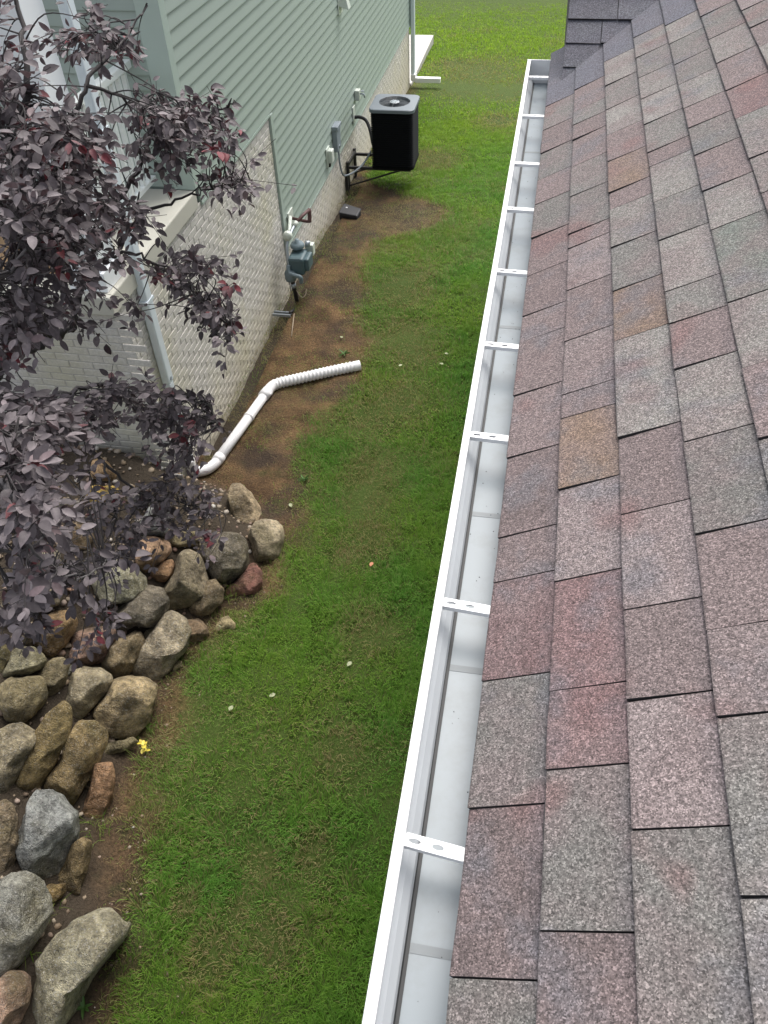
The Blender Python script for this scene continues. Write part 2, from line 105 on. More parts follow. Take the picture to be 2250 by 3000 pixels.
# ends of the leafy twigs, mm
SPRAYS=[(-1674, 2559, 4571), (-1531, 2355, 4505), (-1531, 2487, 4520), (-1724, 2600, 4479), (-1637, 2499, 4449), (-1670, 2498, 4551), (-1507, 2298, 4636), (-1579, 2871, 4449), (-1314, 2424, 4588), (-1559, 2890, 4499), (-1613, 2869, 4483), (-1654, 3041, 4311), (-1675, 3042, 4356), (-1572, 2902, 4373), (-1679, 2899, 4400), (-1673, 3055, 4374), (-1864, 3215, 4312), (-1616, 2914, 4402), (-1666, 2992, 4351), (-1785, 3090, 4301), (-1606, 2834, 4443), (-1502, 2784, 4400), (-1718, 3075, 4338), (-1628, 2970, 4330), (-1536, 2918, 4428), (-1519, 2889, 4448), (-1764, 3153, 4338), (-1565, 2983, 4396), (-1444, 2746, 4471), (-1737, 3062, 4324), (-1567, 3013, 4354), (-1689, 2502, 4317), (-1558, 2565, 4271), (-1476, 2422, 4262), (-1935, 2802, 4152), (-1686, 2474, 4241), (-1646, 2417, 4271), (-1468, 2367, 4372), (-1392, 2360, 4354), (-1638, 2624, 4205), (-1444, 2427, 4325), (-1612, 2314, 4372), (-1660, 2592, 4206), (-1593, 2301, 4291), (-1490, 2229, 4356), (-1732, 2443, 4282), (-1641, 2340, 4368), (-1690, 2506, 4331), (-1586, 2251, 4339), (-1801, 2609, 4225), (-1570, 2385, 4250), (-1791, 2789, 4287), (-1509, 2245, 4339), (-1484, 2400, 4325), (-1439, 2077, 4305), (-1566, 2115, 4243), (-1620, 2188, 4113), (-1499, 2091, 4328), (-1463, 2133, 4224), (-1644, 2429, 4216), (-1468, 2206, 4272), (-1672, 2252, 4209), (-1518, 2167, 4231), (-1561, 2184, 4176), (-1558, 2297, 4157), (-1589, 2252, 4211), (-1567, 2330, 4198), (-1439, 2026, 4364), (-1633, 2294, 4187), (-1347, 2027, 4324), (-1441, 1978, 4266), (-1411, 1963, 4387), (-1493, 2232, 4285), (-1443, 2110, 4360), (-1486, 2040, 4326), (-1462, 2128, 4201), (-1439, 2135, 4337), (-1571, 2263, 4297), (-1553, 2203, 4202), (-1595, 2233, 4116), (-1403, 1925, 4305), (-1536, 2170, 4262), (-1590, 2287, 4108), (-1613, 2444, 4117), (-1539, 2454, 4110), (-1665, 2582, 4096), (-1803, 2762, 4055), (-1618, 2607, 4133), (-1643, 2658, 4051), (-1674, 2619, 4029), (-1549, 2413, 4205), (-1445, 2431, 4213), (-1479, 2500, 4093), (-1342, 2256, 4312), (-1534, 2595, 4073), (-1575, 2530, 4077), (-1634, 2658, 4175), (-1528, 2478, 4065), (-1751, 2803, 4122), (-1573, 2672, 4150), (-1645, 2575, 4142), (-1678, 2737, 4134), (-1622, 2449, 4112), (-1578, 2654, 4143), (-1733, 2576, 4130), (-1546, 2628, 4178), (-1287, 2789, 4166), (-1473, 3176, 4021), (-1334, 2859, 4193), (-1476, 3166, 4075), (-1530, 3066, 4127), (-1571, 3338, 3944), (-1386, 2910, 4180), (-1328, 2892, 4164), (-1568, 3266, 4084), (-1408, 3169, 4076), (-1416, 2938, 4111), (-1455, 3065, 4100), (-1363, 2905, 4147), (-1533, 3098, 4092), (-1491, 3070, 4055), (-1565, 3084, 4104), (-1684, 3313, 3976), (-1321, 2783, 4188), (-1268, 2862, 4191), (-1410, 3051, 4120), (-1511, 2937, 4150), (-1510, 3054, 4061), (-1451, 3020, 4077), (-1476, 3128, 4149), (-1580, 3273, 4098), (-1515, 3171, 4109), (-1442, 3029, 4149), (-1580, 3196, 4083), (-1494, 3197, 4019), (-1403, 3112, 4105), (-1557, 3174, 4005), (-1410, 3169, 4129), (-1345, 2958, 4129), (-1537, 3462, 3927), (-1419, 3110, 4118), (-1507, 3555, 3956), (-1354, 3009, 4129), (-1411, 3083, 4118), (-1409, 3127, 4113), (-1311, 3293, 4030), (-1408, 3245, 4061), (-1380, 3267, 4019), (-1365, 3269, 4006), (-1485, 3463, 4028), (-1434, 3146, 4077), (-1392, 3201, 4116), (-1514, 3389, 4018), (-1447, 3244, 4023), (-1404, 3138, 4092), (-1522, 3351, 3973), (-1489, 3254, 4031), (-1269, 3159, 4125), (-1480, 3381, 4054), (-1482, 3369, 3997), (-1347, 3106, 4064), (-1599, 3567, 3925), (-1285, 3325, 4052), (-1531, 3547, 3881), (-1342, 3143, 4107), (-1420, 3399, 3960), (-1337, 3275, 4087), (-1506, 3357, 4003), (-1371, 2900, 4034), (-1400, 2944, 4060), (-1413, 3055, 4040), (-1475, 3038, 4035), (-1540, 3033, 3976), (-1567, 3057, 3992), (-1421, 3030, 3958), (-1450, 2967, 4009), (-1494, 2889, 4041), (-1474, 3111, 3961), (-1399, 2969, 4077), (-1556, 3139, 4008), (-1483, 3120, 4013), (-1537, 3012, 4001), (-1585, 3077, 3973), (-1410, 3020, 4000), (-1414, 3005, 4026), (-1441, 3104, 3950), (-1516, 3049, 3997), (-1341, 2847, 4108), (-1566, 3099, 3961), (-1255, 3135, 3912), (-1334, 3249, 3935), (-1442, 3408, 3894), (-1157, 2989, 4043), (-1154, 2807, 4085), (-1178, 3040, 4038), (-1322, 3180, 3995), (-1360, 3479, 3850), (-1241, 3011, 4015), (-1358, 3298, 3944), (-1266, 3116, 4012), (-1326, 3287, 3885), (-1352, 3134, 3943), (-1169, 2983, 4059), (-1250, 3168, 3815), (-1191, 3023, 3867), (-1222, 3080, 3869), (-1161, 3042, 3880), (-1025, 2697, 4004), (-1282, 3224, 3792), (-1236, 3178, 3821), (-1194, 3060, 3890), (-1382, 3426, 3721), (-1253, 3129, 3803), (-1321, 3361, 3755), (-1323, 3073, 3853), (-1185, 2876, 3928), (-1286, 3003, 3881), (-1332, 3182, 3804), (-1393, 3237, 3749), (-1575, 2556, 3987), (-1645, 2597, 3993), (-1518, 2605, 4025), (-1770, 2841, 3891), (-1750, 2908, 3886), (-1587, 2781, 3988), (-1718, 2688, 3966), (-1631, 2775, 3904), (-1602, 2485, 4041), (-1649, 2680, 3949), (-1601, 2655, 3958), (-1533, 2691, 3985), (-1686, 2660, 3911), (-1732, 2695, 3998), (-1526, 2526, 3976), (-1678, 2817, 3840), (-1760, 2986, 3772), (-1814, 2859, 3851), (-1708, 2636, 4000), (-1606, 2776, 3873), (-1538, 2601, 3979), (-1627, 2840, 3969), (-1525, 2443, 4042), (-1557, 2809, 3815), (-1478, 2503, 3948), (-1726, 2988, 3699), (-1387, 2607, 3916), (-1550, 2806, 3850), (-1542, 2906, 3754), (-1666, 2804, 3783), (-1541, 2754, 3805), (-1559, 2840, 3778), (-1767, 3015, 3686), (-1722, 3039, 3673), (-1584, 2833, 3835), (-1601, 2870, 3828), (-1739, 3196, 3640), (-1644, 2899, 3726), (-1664, 2836, 3836), (-1635, 2898, 3816), (-1444, 2167, 4062), (-1313, 1879, 4214), (-1640, 2135, 3940), (-1309, 1954, 4200), (-1535, 2046, 4132), (-1341, 1901, 4270), (-1402, 1989, 4045), (-1672, 2431, 4026), (-1455, 1970, 4062), (-1506, 2216, 4042), (-1578, 2081, 4037), (-1592, 2088, 4060), (-1630, 2192, 4001), (-1578, 2249, 4092), (-1375, 1965, 4199), (-1554, 2108, 3999), (-1581, 2099, 4019), (-1484, 2067, 4055), (-1542, 2185, 4097), (-1388, 2030, 4099), (-1774, 2420, 3815), (-1485, 2022, 4138), (-1380, 2041, 4054), (-1431, 1962, 4094), (-1398, 1870, 4109), (-1489, 2111, 4077), (-1695, 2264, 4046), (-1445, 2001, 4119), (-1443, 1969, 4152), (-1563, 2135, 4024), (-1553, 2293, 4014), (-1777, 2474, 3887), (-1418, 2153, 4081), (-1425, 2045, 4068), (-1574, 2480, 3844), (-1630, 2537, 3843), (-1601, 2632, 3805), (-1511, 2511, 3807), (-1576, 2355, 3936), (-1641, 2545, 3757), (-1523, 2491, 3910), (-1381, 2341, 3930), (-1429, 2333, 3893), (-1473, 2373, 3964), (-1569, 2648, 3754), (-1385, 2747, 3553), (-1443, 2799, 3543), (-1531, 2953, 3496), (-1528, 2834, 3576), (-1482, 2895, 3502), (-1409, 2749, 3629), (-1373, 2940, 3531), (-1565, 2956, 3511), (-1299, 2834, 3614), (-1452, 3037, 3531), (-1547, 3002, 3501), (-1296, 2789, 3608), (-1486, 2739, 3613), (-1300, 2738, 3623), (-1322, 2752, 3617), (-1481, 2827, 3594), (-1508, 2929, 3455), (-1403, 3039, 3520), (-1449, 2685, 3643), (-1522, 3114, 3470), (-1381, 2651, 3629), (-1362, 2928, 3509), (-1501, 2884, 3514), (-1255, 2478, 3725), (-1539, 2996, 3562), (-1364, 2923, 3586), (-1259, 2624, 3712), (-1343, 2846, 3626), (-1451, 2935, 3464), (-1323, 2909, 3379), (-1271, 2826, 3471), (-1256, 2703, 3497), (-1393, 2915, 3424), (-1310, 2855, 3364), (-1379, 2861, 3389), (-1263, 2709, 3450), (-1277, 2881, 3457), (-1159, 2639, 3619), (-1272, 2860, 3366), (-1317, 2758, 3409), (-1182, 2593, 3566), (-1313, 2696, 3516), (-1286, 2909, 3353), (-1323, 2803, 3477), (-1467, 3100, 3326), (-1293, 2681, 3499), (-1438, 2962, 3395), (-1186, 2527, 3555), (-1336, 2771, 3456), (-1193, 2627, 3518), (-1467, 2987, 3355), (-1330, 2775, 3470), (-1291, 2705, 3458), (-1217, 2828, 3491), (-1205, 2763, 3499), (-1218, 2693, 3418), (-1297, 2915, 3244), (-1352, 2939, 3282), (-1252, 2740, 3353), (-1130, 2439, 3553), (-1206, 2770, 3400), (-1229, 2766, 3398), (-1228, 2775, 3358), (-1666, 2080, 3851), (-1705, 2121, 3770), (-1802, 2338, 3719), (-1584, 2117, 3852), (-1429, 1898, 3942), (-1507, 2036, 3947), (-1612, 2155, 3795), (-1494, 1882, 3944), (-1658, 2068, 3929), (-1639, 2100, 3801), (-1661, 2049, 3899), (-1533, 1945, 3986), (-1613, 1944, 3927), (-1572, 2083, 3848), (-1593, 1975, 3960), (-1435, 1779, 4013), (-1624, 2188, 3851), (-1769, 2334, 3767), (-1566, 1980, 3898), (-1759, 2173, 3718), (-1771, 2536, 3662), (-1627, 2463, 3690), (-1708, 2457, 3691), (-1583, 2259, 3827), (-1673, 2414, 3700), (-1593, 2420, 3763), (-1658, 2325, 3782), (-1555, 2320, 3777), (-1686, 2836, 3398), (-1503, 2512, 3569), (-1452, 2490, 3621), (-1605, 2699, 3446), (-1418, 1693, 3757), (-1494, 1612, 3726), (-1410, 1695, 3705), (-1343, 1641, 3802), (-1541, 1839, 3667), (-1445, 1676, 3784), (-1414, 1711, 3725), (-1251, 1496, 3923), (-1552, 1753, 3642), (-1433, 1650, 3760), (-1487, 1665, 3799), (-1385, 1640, 3743), (-1436, 1569, 3833), (-1596, 1828, 3629), (-1496, 1766, 3695), (-1316, 1597, 3793), (-1565, 1714, 3662), (-1504, 1841, 3650), (-1249, 1495, 3873), (-1348, 1640, 3776), (-1416, 1553, 3828), (-1409, 1716, 3726), (-1506, 1751, 3753), (-1442, 1589, 3763), (-1565, 1785, 3607), (-1665, 1841, 3493), (-1711, 2090, 3302), (-1766, 2154, 3252), (-1735, 2159, 3388), (-1568, 2174, 3334), (-1658, 2052, 3468), (-1649, 2118, 3399), (-1779, 2270, 3259), (-1572, 2099, 3457), (-1803, 2215, 3182), (-1832, 2307, 3250), (-1588, 1959, 3469), (-1665, 1985, 3436), (-1700, 2294, 3166), (-1523, 2128, 3400), (-1589, 2077, 3438), (-1535, 1890, 3509), (-1761, 2120, 3353), (-1747, 2220, 3316), (-1635, 1998, 3387), (-1427, 1818, 3616), (-1755, 2251, 3171), (-1583, 1978, 3539), (-1560, 2100, 3328), (-1719, 2584, 3075), (-1821, 2602, 3028), (-1795, 2571, 2975), (-1763, 2449, 3089), (-1779, 2513, 3130), (-1647, 2518, 3182), (-1599, 2271, 3230), (-1653, 2323, 3310), (-1723, 2552, 3152), (-1681, 2346, 3188), (-1672, 2392, 3152), (-1616, 2356, 3292), (-1688, 2459, 3078), (-1770, 2512, 3094), (-1734, 2558, 3112), (-1707, 2413, 3175), (-1476, 2264, 3395), (-1839, 2660, 3017), (-1609, 2372, 3300), (-1730, 2609, 3079), (-1797, 2528, 3094), (-1847, 2768, 2841), (-1693, 2321, 3219), (-1730, 2789, 2984), (-1579, 2531, 3092), (-1522, 2581, 3068), (-1487, 2589, 3115), (-1619, 2526, 3066), (-1498, 2490, 3072), (-1457, 2541, 3100), (-1620, 2767, 2922), (-1432, 2502, 3197), (-1637, 2710, 2910), (-1543, 2434, 3112), (-1736, 2631, 3023), (-1506, 2565, 3005), (-1387, 2497, 3111), (-1502, 2491, 3097), (-1497, 2442, 3165), (-1448, 2339, 3159), (-1696, 2638, 3013), (-1412, 2541, 3107), (-1726, 2720, 2928), (-1710, 2839, 2781), (-1576, 2635, 3115), (-1472, 2345, 3184), (-1585, 2540, 3012), (-1647, 2828, 2825), (-1465, 2367, 3302), (-1440, 2439, 3147), (-1491, 2381, 3124), (-1528, 2509, 3131), (-1478, 2553, 3183), (-1585, 2507, 3054), (-1563, 2694, 3018), (-1444, 2466, 3154), (-1583, 2478, 3206), (-1431, 2540, 2986), (-1345, 2612, 2986), (-1473, 2738, 2977), (-1442, 2838, 2846), (-1610, 2959, 2724), (-1477, 2837, 2805), (-1536, 2764, 2840), (-1352, 2547, 3080), (-1386, 2673, 3042), (-1321, 2426, 3083), (-1412, 2786, 2957), (-1359, 2714, 2917), (-1515, 2774, 2963), (-1438, 2805, 2919), (-1547, 2790, 2839), (-1542, 2759, 2786), (-1393, 2640, 2952), (-1434, 2504, 3065), (-1379, 2748, 2926), (-1413, 2601, 2946), (-1490, 2864, 2860), (-1521, 2776, 2804), (-1389, 2688, 2949), (-1482, 2720, 2790), (-1425, 2500, 2839), (-1610, 2755, 2688), (-1401, 2381, 2991), (-1534, 2583, 2804), (-1480, 2514, 2869), (-1547, 2645, 2830), (-1509, 2717, 2795), (-1609, 2825, 2710), (-1468, 2665, 2849), (-1401, 2519, 2846), (-1430, 2500, 2891), (-1266, 2354, 3056), (-1447, 2567, 2895), (-1355, 2405, 3025), (-1399, 2424, 2931), (-1469, 2490, 2938), (-1795, 1968, 3294), (-1519, 1795, 3545), (-1376, 1772, 3455), (-1594, 1838, 3341), (-1658, 1870, 3384), (-1589, 1744, 3424), (-1403, 1772, 3477), (-1367, 1796, 3470), (-1610, 1805, 3455), (-1399, 1827, 3507), (-1609, 1791, 3419), (-1632, 1880, 3455), (-1771, 2091, 3187), (-1720, 1878, 3372), (-1683, 1813, 3392), (-1385, 1607, 3587), (-1530, 1807, 3425), (-1648, 1922, 3370), (-1555, 1856, 3313), (-1481, 1830, 3467), (-1352, 1485, 3697), (-1377, 1437, 3731), (-1111, 1218, 3984), (-1255, 1289, 3845), (-1243, 1334, 3771), (-1113, 1161, 3919), (-1128, 1197, 3897), (-1247, 1313, 3777), (-1190, 1270, 3945), (-1334, 1367, 3743), (-1198, 1251, 3813), (-1332, 1412, 3655), (-1271, 1310, 3746), (-1261, 1335, 3821), (-1229, 1339, 3775), (-1272, 1446, 3733), (-1285, 1369, 3757), (-1119, 1189, 3791), (-1202, 1195, 3770), (-1136, 1139, 3872), (-1267, 1294, 3745), (-1090, 1139, 3922), (-1068, 1145, 3902), (-1048, 1136, 3932), (-1070, 1126, 3856), (-1278, 1279, 3638), (-1075, 1138, 3905), (-1019, 1068, 3949), (-1385, 1394, 3508), (-1225, 1287, 3705), (-1120, 1306, 3592), (-1206, 1366, 3505), (-1330, 1480, 3499), (-1223, 1338, 3541), (-1324, 1596, 3383), (-1359, 1513, 3477), (-1433, 1479, 3319), (-1462, 1542, 3408), (-1375, 1559, 3386), (-1155, 1355, 3688), (-1294, 1455, 3580), (-1405, 1507, 3403), (-1426, 1472, 3390), (-1625, 2295, 2698), (-1617, 2059, 2839), (-1674, 2233, 2837), (-1503, 2052, 3026), (-1603, 2170, 2918), (-1623, 2024, 2910), (-1551, 1970, 2968), (-1706, 2209, 2794), (-1520, 2037, 2984), (-1543, 1994, 3026), (-1623, 2018, 2943), (-1631, 2126, 2883), (-1611, 2124, 2987), (-1412, 2276, 2897), (-1570, 2342, 2712), (-1601, 2498, 2532), (-1574, 2497, 2647), (-1522, 2332, 2704), (-1650, 2411, 2648), (-1635, 2378, 2722), (-1572, 2292, 2794), (-1328, 2216, 2906), (-1502, 2390, 2779), (-1458, 2339, 2770), (-1499, 2366, 2806), (-1637, 2463, 2646), (-1667, 2424, 2674), (-1565, 2463, 2707), (-1502, 2388, 2761), (-1569, 2389, 2636), (-1258, 2295, 2777), (-1415, 2562, 2537), (-1421, 2497, 2522), (-1418, 2447, 2675), (-1380, 2413, 2587), (-1446, 2437, 2575), (-1447, 2410, 2637), (-1303, 2347, 2672), (-1454, 2486, 2600), (-1400, 2501, 2632), (-1517, 2263, 2569), (-1573, 2503, 2410), (-1473, 2149, 2744), (-1483, 2245, 2627), (-1347, 2155, 2749), (-1577, 2290, 2646), (-1526, 2202, 2736), (-1512, 2336, 2589), (-1395, 2270, 2647), (-1419, 2186, 2758), (-1601, 2215, 2593), (-1620, 2136, 2594), (-1654, 2165, 2578), (-1662, 2266, 2591), (-1522, 2080, 2778), (-1530, 2042, 2734), (-1572, 2122, 2766), (-1529, 2041, 2855), (-1512, 2070, 2745), (-1712, 2240, 2615), (-1237, 2252, 2615), (-1288, 2214, 2651), (-1379, 2378, 2473), (-1312, 2271, 2584), (-1296, 2336, 2466), (-1276, 1249, 3555), (-1232, 1243, 3536), (-1222, 1173, 3574), (-1183, 1154, 3666), (-1163, 1192, 3611), (-1321, 1262, 3452), (-1331, 1290, 3467), (-1171, 1129, 3690), (-1302, 1282, 3561), (-1334, 1333, 3450), (-1324, 1318, 3373), (-1231, 1193, 3513), (-1400, 1336, 3475), (-1118, 1074, 3680), (-1051, 986, 3810), (-1170, 1168, 3584), (-1229, 1131, 3622), (-1363, 1177, 3415), (-1294, 1211, 3363), (-1492, 1285, 3194), (-1548, 1376, 3147), (-1290, 1175, 3440), (-1304, 1223, 3353), (-1280, 1192, 3390), (-1291, 1175, 3393), (-1247, 1083, 3518), (-1358, 1201, 3413), (-1516, 1388, 3058), (-1361, 1553, 3191), (-1479, 1558, 3121), (-1353, 1433, 3275), (-1495, 1642, 2990), (-1203, 1329, 3358), (-1510, 1687, 3014), (-1381, 1438, 3247), (-1335, 1450, 3297), (-1502, 1626, 3069), (-1375, 1481, 3142), (-1611, 1940, 2761), (-1536, 1827, 2849), (-1683, 2073, 2647), (-1498, 1885, 2863), (-1590, 2031, 2683), (-1590, 1881, 2831), (-1610, 1997, 2650), (-1430, 1614, 2856), (-1371, 1481, 2967), (-1567, 1710, 2678), (-1285, 1478, 3012), (-1412, 1628, 2838), (-1382, 1382, 2952), (-1490, 1522, 2739), (-1566, 2331, 4510), (-1481, 2145, 4499), (-1645, 2456, 4417), (-1647, 2398, 4378), (-1811, 2644, 4357), (-1547, 2292, 4423), (-1373, 2056, 4521), (-1626, 2420, 4394), (-1588, 2402, 4418), (-1516, 2268, 4512), (-1634, 2337, 4424), (-1574, 2297, 4435), (-1763, 2653, 4339), (-1519, 2186, 4340), (-1696, 2518, 4169), (-1473, 2345, 4259), (-1425, 2349, 4266), (-1753, 2531, 4159), (-1504, 2251, 4346), (-1977, 2793, 4079), (-1707, 2474, 4236), (-1480, 2429, 4254), (-1423, 2106, 4305), (-1571, 2345, 4269), (-1604, 2471, 4233), (-1351, 2102, 4315), (-1741, 2532, 4135), (-1619, 2456, 4283), (-1789, 2672, 4187), (-1520, 2325, 4290), (-1567, 2450, 4275), (-1436, 2341, 4269), (-1492, 2303, 4319), (-1714, 2744, 4082), (-1537, 2408, 4289), (-1629, 2682, 4150), (-1610, 2564, 4214), (-1513, 2231, 4253), (-1524, 2343, 4300), (-1510, 2292, 4297), (-1639, 2643, 4114), (-1780, 2600, 4162), (-1540, 2506, 4225), (-1636, 2485, 4267), (-1572, 2365, 4071), (-1491, 2332, 4111), (-1639, 2274, 4122), (-1749, 2422, 4081), (-1344, 2115, 4250), (-1706, 2338, 4121), (-1626, 2395, 4022), (-1630, 2525, 4025), (-1749, 2492, 4130), (-1690, 2314, 4182), (-1440, 2256, 4198), (-1623, 2279, 4077), (-1508, 2202, 4096), (-1380, 2007, 4198), (-1641, 2287, 4035), (-1648, 2283, 4125), (-1418, 2214, 4188), (-1742, 2495, 4104), (-1610, 2268, 4111), (-1667, 2284, 4045), (-1842, 2607, 4075), (-1837, 2456, 3971), (-1680, 2222, 4132), (-1598, 2411, 4085), (-1543, 2089, 4185), (-1595, 2275, 4129), (-1633, 2324, 4205), (-1715, 2427, 3988), (-1613, 2219, 4159), (-1467, 2302, 4161), (-1771, 2426, 4040), (-1601, 2743, 4201), (-1508, 2474, 4209), (-1687, 2934, 4088), (-1557, 2455, 4230), (-1607, 2646, 4138), (-1594, 2596, 4195), (-1535, 2593, 4156), (-1622, 2767, 4094), (-1657, 2599, 4209), (-1431, 2482, 4200), (-1466, 2422, 4283), (-1557, 2572, 4259), (-1550, 2584, 4138), (-1680, 2740, 4194), (-1565, 2789, 4155), (-1547, 2463, 4211), (-1575, 2669, 4231), (-1779, 2443, 3604), (-1762, 2499, 3550), (-1536, 2203, 3726), (-2016, 2684, 3403), (-1888, 2462, 3522), (-1803, 2459, 3578), (-1761, 2519, 3552), (-1839, 2631, 3467), (-1826, 2182, 3662), (-1664, 2029, 3736), (-1676, 2120, 3733), (-1520, 1855, 3985), (-1730, 2130, 3806), (-1798, 2116, 3667), (-1852, 2283, 3619), (-1763, 2259, 3720), (-1845, 2224, 3726), (-1653, 1955, 3822), (-1555, 1932, 3921), (-1673, 2116, 3813), (-1589, 1987, 3831), (-1584, 2037, 3833), (-1628, 2074, 3742), (-1676, 2049, 3839), (-1791, 2166, 3616), (-1621, 2184, 4124), (-1628, 2278, 4013), (-1538, 2195, 4100), (-1429, 1898, 4284), (-1373, 2040, 4206), (-1709, 2447, 3934), (-1445, 1971, 4244), (-1736, 2421, 3956), (-1532, 2226, 4141), (-1366, 1865, 4253), (-1376, 1949, 4285), (-1849, 2509, 3967), (-1692, 2299, 4011), (-1730, 2282, 4091), (-1853, 2426, 3959), (-1598, 2264, 4130), (-1549, 2105, 4155), (-1720, 2356, 4068), (-1663, 2247, 4068), (-1404, 2051, 4172), (-1663, 2334, 4003), (-1485, 2295, 4104), (-1453, 2243, 4058), (-1605, 2252, 4048), (-1470, 2314, 4016), (-1624, 2285, 4050), (-1663, 2591, 3911), (-1717, 2548, 3862), (-1647, 2494, 3959), (-1557, 2370, 3964), (-1609, 2285, 4040), (-1626, 2505, 3939), (-1710, 2445, 3903), (-1666, 2489, 3945), (-1701, 2472, 3910), (-1676, 2409, 4001), (-1623, 2370, 3935), (-1494, 2140, 4033), (-1636, 2257, 3876), (-1429, 2117, 4023), (-1564, 2372, 3842), (-1617, 2377, 3812), (-1563, 2182, 3975), (-1667, 2364, 3847), (-1608, 2227, 3926), (-1500, 2284, 3916), (-1425, 2043, 3995), (-1546, 2344, 3927), (-1480, 2022, 4005), (-1818, 2539, 3759), (-1618, 2355, 3836), (-1844, 2621, 3734), (-1694, 2360, 3910), (-1725, 2460, 3867), (-1778, 2149, 3670), (-1658, 2009, 3780), (-1784, 2123, 3620), (-1693, 2029, 3772), (-1695, 2089, 3748), (-1820, 2263, 3617), (-1754, 2101, 3739), (-1485, 1798, 3955), (-1588, 1853, 3851), (-1706, 2099, 3745), (-1734, 2034, 3695), (-1376, 1439, 3786), (-1296, 1400, 3833), (-1313, 1419, 3834), (-1403, 1592, 3693), (-1404, 1662, 3628), (-1264, 1399, 3904), (-1357, 1481, 3726), (-1173, 1364, 3948), (-1370, 1516, 3697), (-1298, 1403, 3824), (-1259, 1470, 3838), (-1612, 1760, 3573), (-1303, 1441, 3874), (-1235, 1377, 3855), (-1309, 1371, 3848), (-1419, 1554, 3732), (-1231, 1358, 3938), (-1606, 2017, 4206), (-1462, 1745, 4122), (-1506, 1911, 4241), (-1625, 1957, 4130), (-1652, 2265, 4255), (-1448, 1871, 4285), (-1602, 2074, 4213), (-1682, 2025, 4083), (-1394, 1695, 4239), (-1611, 2033, 4273), (-1575, 2074, 4408), (-1554, 2084, 4311), (-1534, 2064, 4370), (-1586, 2039, 4278), (-1768, 2234, 4016), (-1598, 2149, 4210), (-1659, 2045, 4011), (-1800, 2115, 3955), (-1782, 2254, 4197), (-1572, 2104, 4428), (-1774, 2369, 4089), (-1651, 1981, 4146), (-1779, 2273, 4139), (-1743, 2167, 4088), (-1518, 1788, 4047), (-1587, 1861, 4102), (-1775, 2273, 4040), (-1459, 1792, 4188), (-1739, 2160, 4137), (-1537, 1555, 3753), (-1438, 1300, 3664), (-1426, 1366, 3769), (-1337, 1376, 3943), (-1623, 1686, 3733), (-1361, 1238, 3745), (-1520, 1452, 3732), (-1614, 1747, 3751), (-1320, 1259, 3908), (-1689, 1768, 3710), (-1472, 1523, 3835), (-1646, 1720, 3751), (-1486, 1439, 3738), (-1404, 1415, 3811), (-1508, 1587, 3810), (-1451, 1535, 3770), (-1478, 1556, 3920), (-1346, 1370, 3996), (-1399, 1371, 3800), (-1587, 1712, 3812), (-1602, 1643, 3687), (-1566, 1632, 3833), (-1502, 1521, 3761), (-1487, 1467, 3806), (-1342, 1341, 3922), (-1237, 1268, 4056), (-1425, 2744, 4446), (-1600, 3268, 4294), (-1521, 2977, 4369), (-1595, 3156, 4326)]

# ---------------------------------------------------------------- helpers
COL = sc.collection
def link(o, parent=None):
    COL.objects.link(o)
    if parent is not None: o.parent = parent
    return o
def tag(o, label=None, cat=None, group=None, kind=None):
    for k, v in (('label', label), ('category', cat), ('group', group), ('kind', kind)):
        if v: o[k] = v
    return o
def empty(name, loc, label=None, cat=None, group=None):
    o = bpy.data.objects.new(name, None); o.location = loc; o.empty_display_size = .1
    link(o); bpy.context.view_layer.update()
    return tag(o, label, cat, group)
def mesh_obj(name, verts, faces, mat, parent=None, smooth=False):
    me = bpy.data.meshes.new(name); me.from_pydata([tuple(v) for v in verts], [], faces)
    if smooth: me.polygons.foreach_set('use_smooth', [True]*len(me.polygons))
    me.materials.append(mat); me.update()
    o = bpy.data.objects.new(name, me); link(o, parent)
    if parent is not None: o.matrix_parent_inverse = parent.matrix_world.inverted()
    return o
def copy_obj(src, parent=None, name=None):
    o = src.copy(); link(o)
    if name: o.name = name
    if parent is not None:
        o.parent = parent; o.matrix_parent_inverse = parent.matrix_world.inverted()
    return o
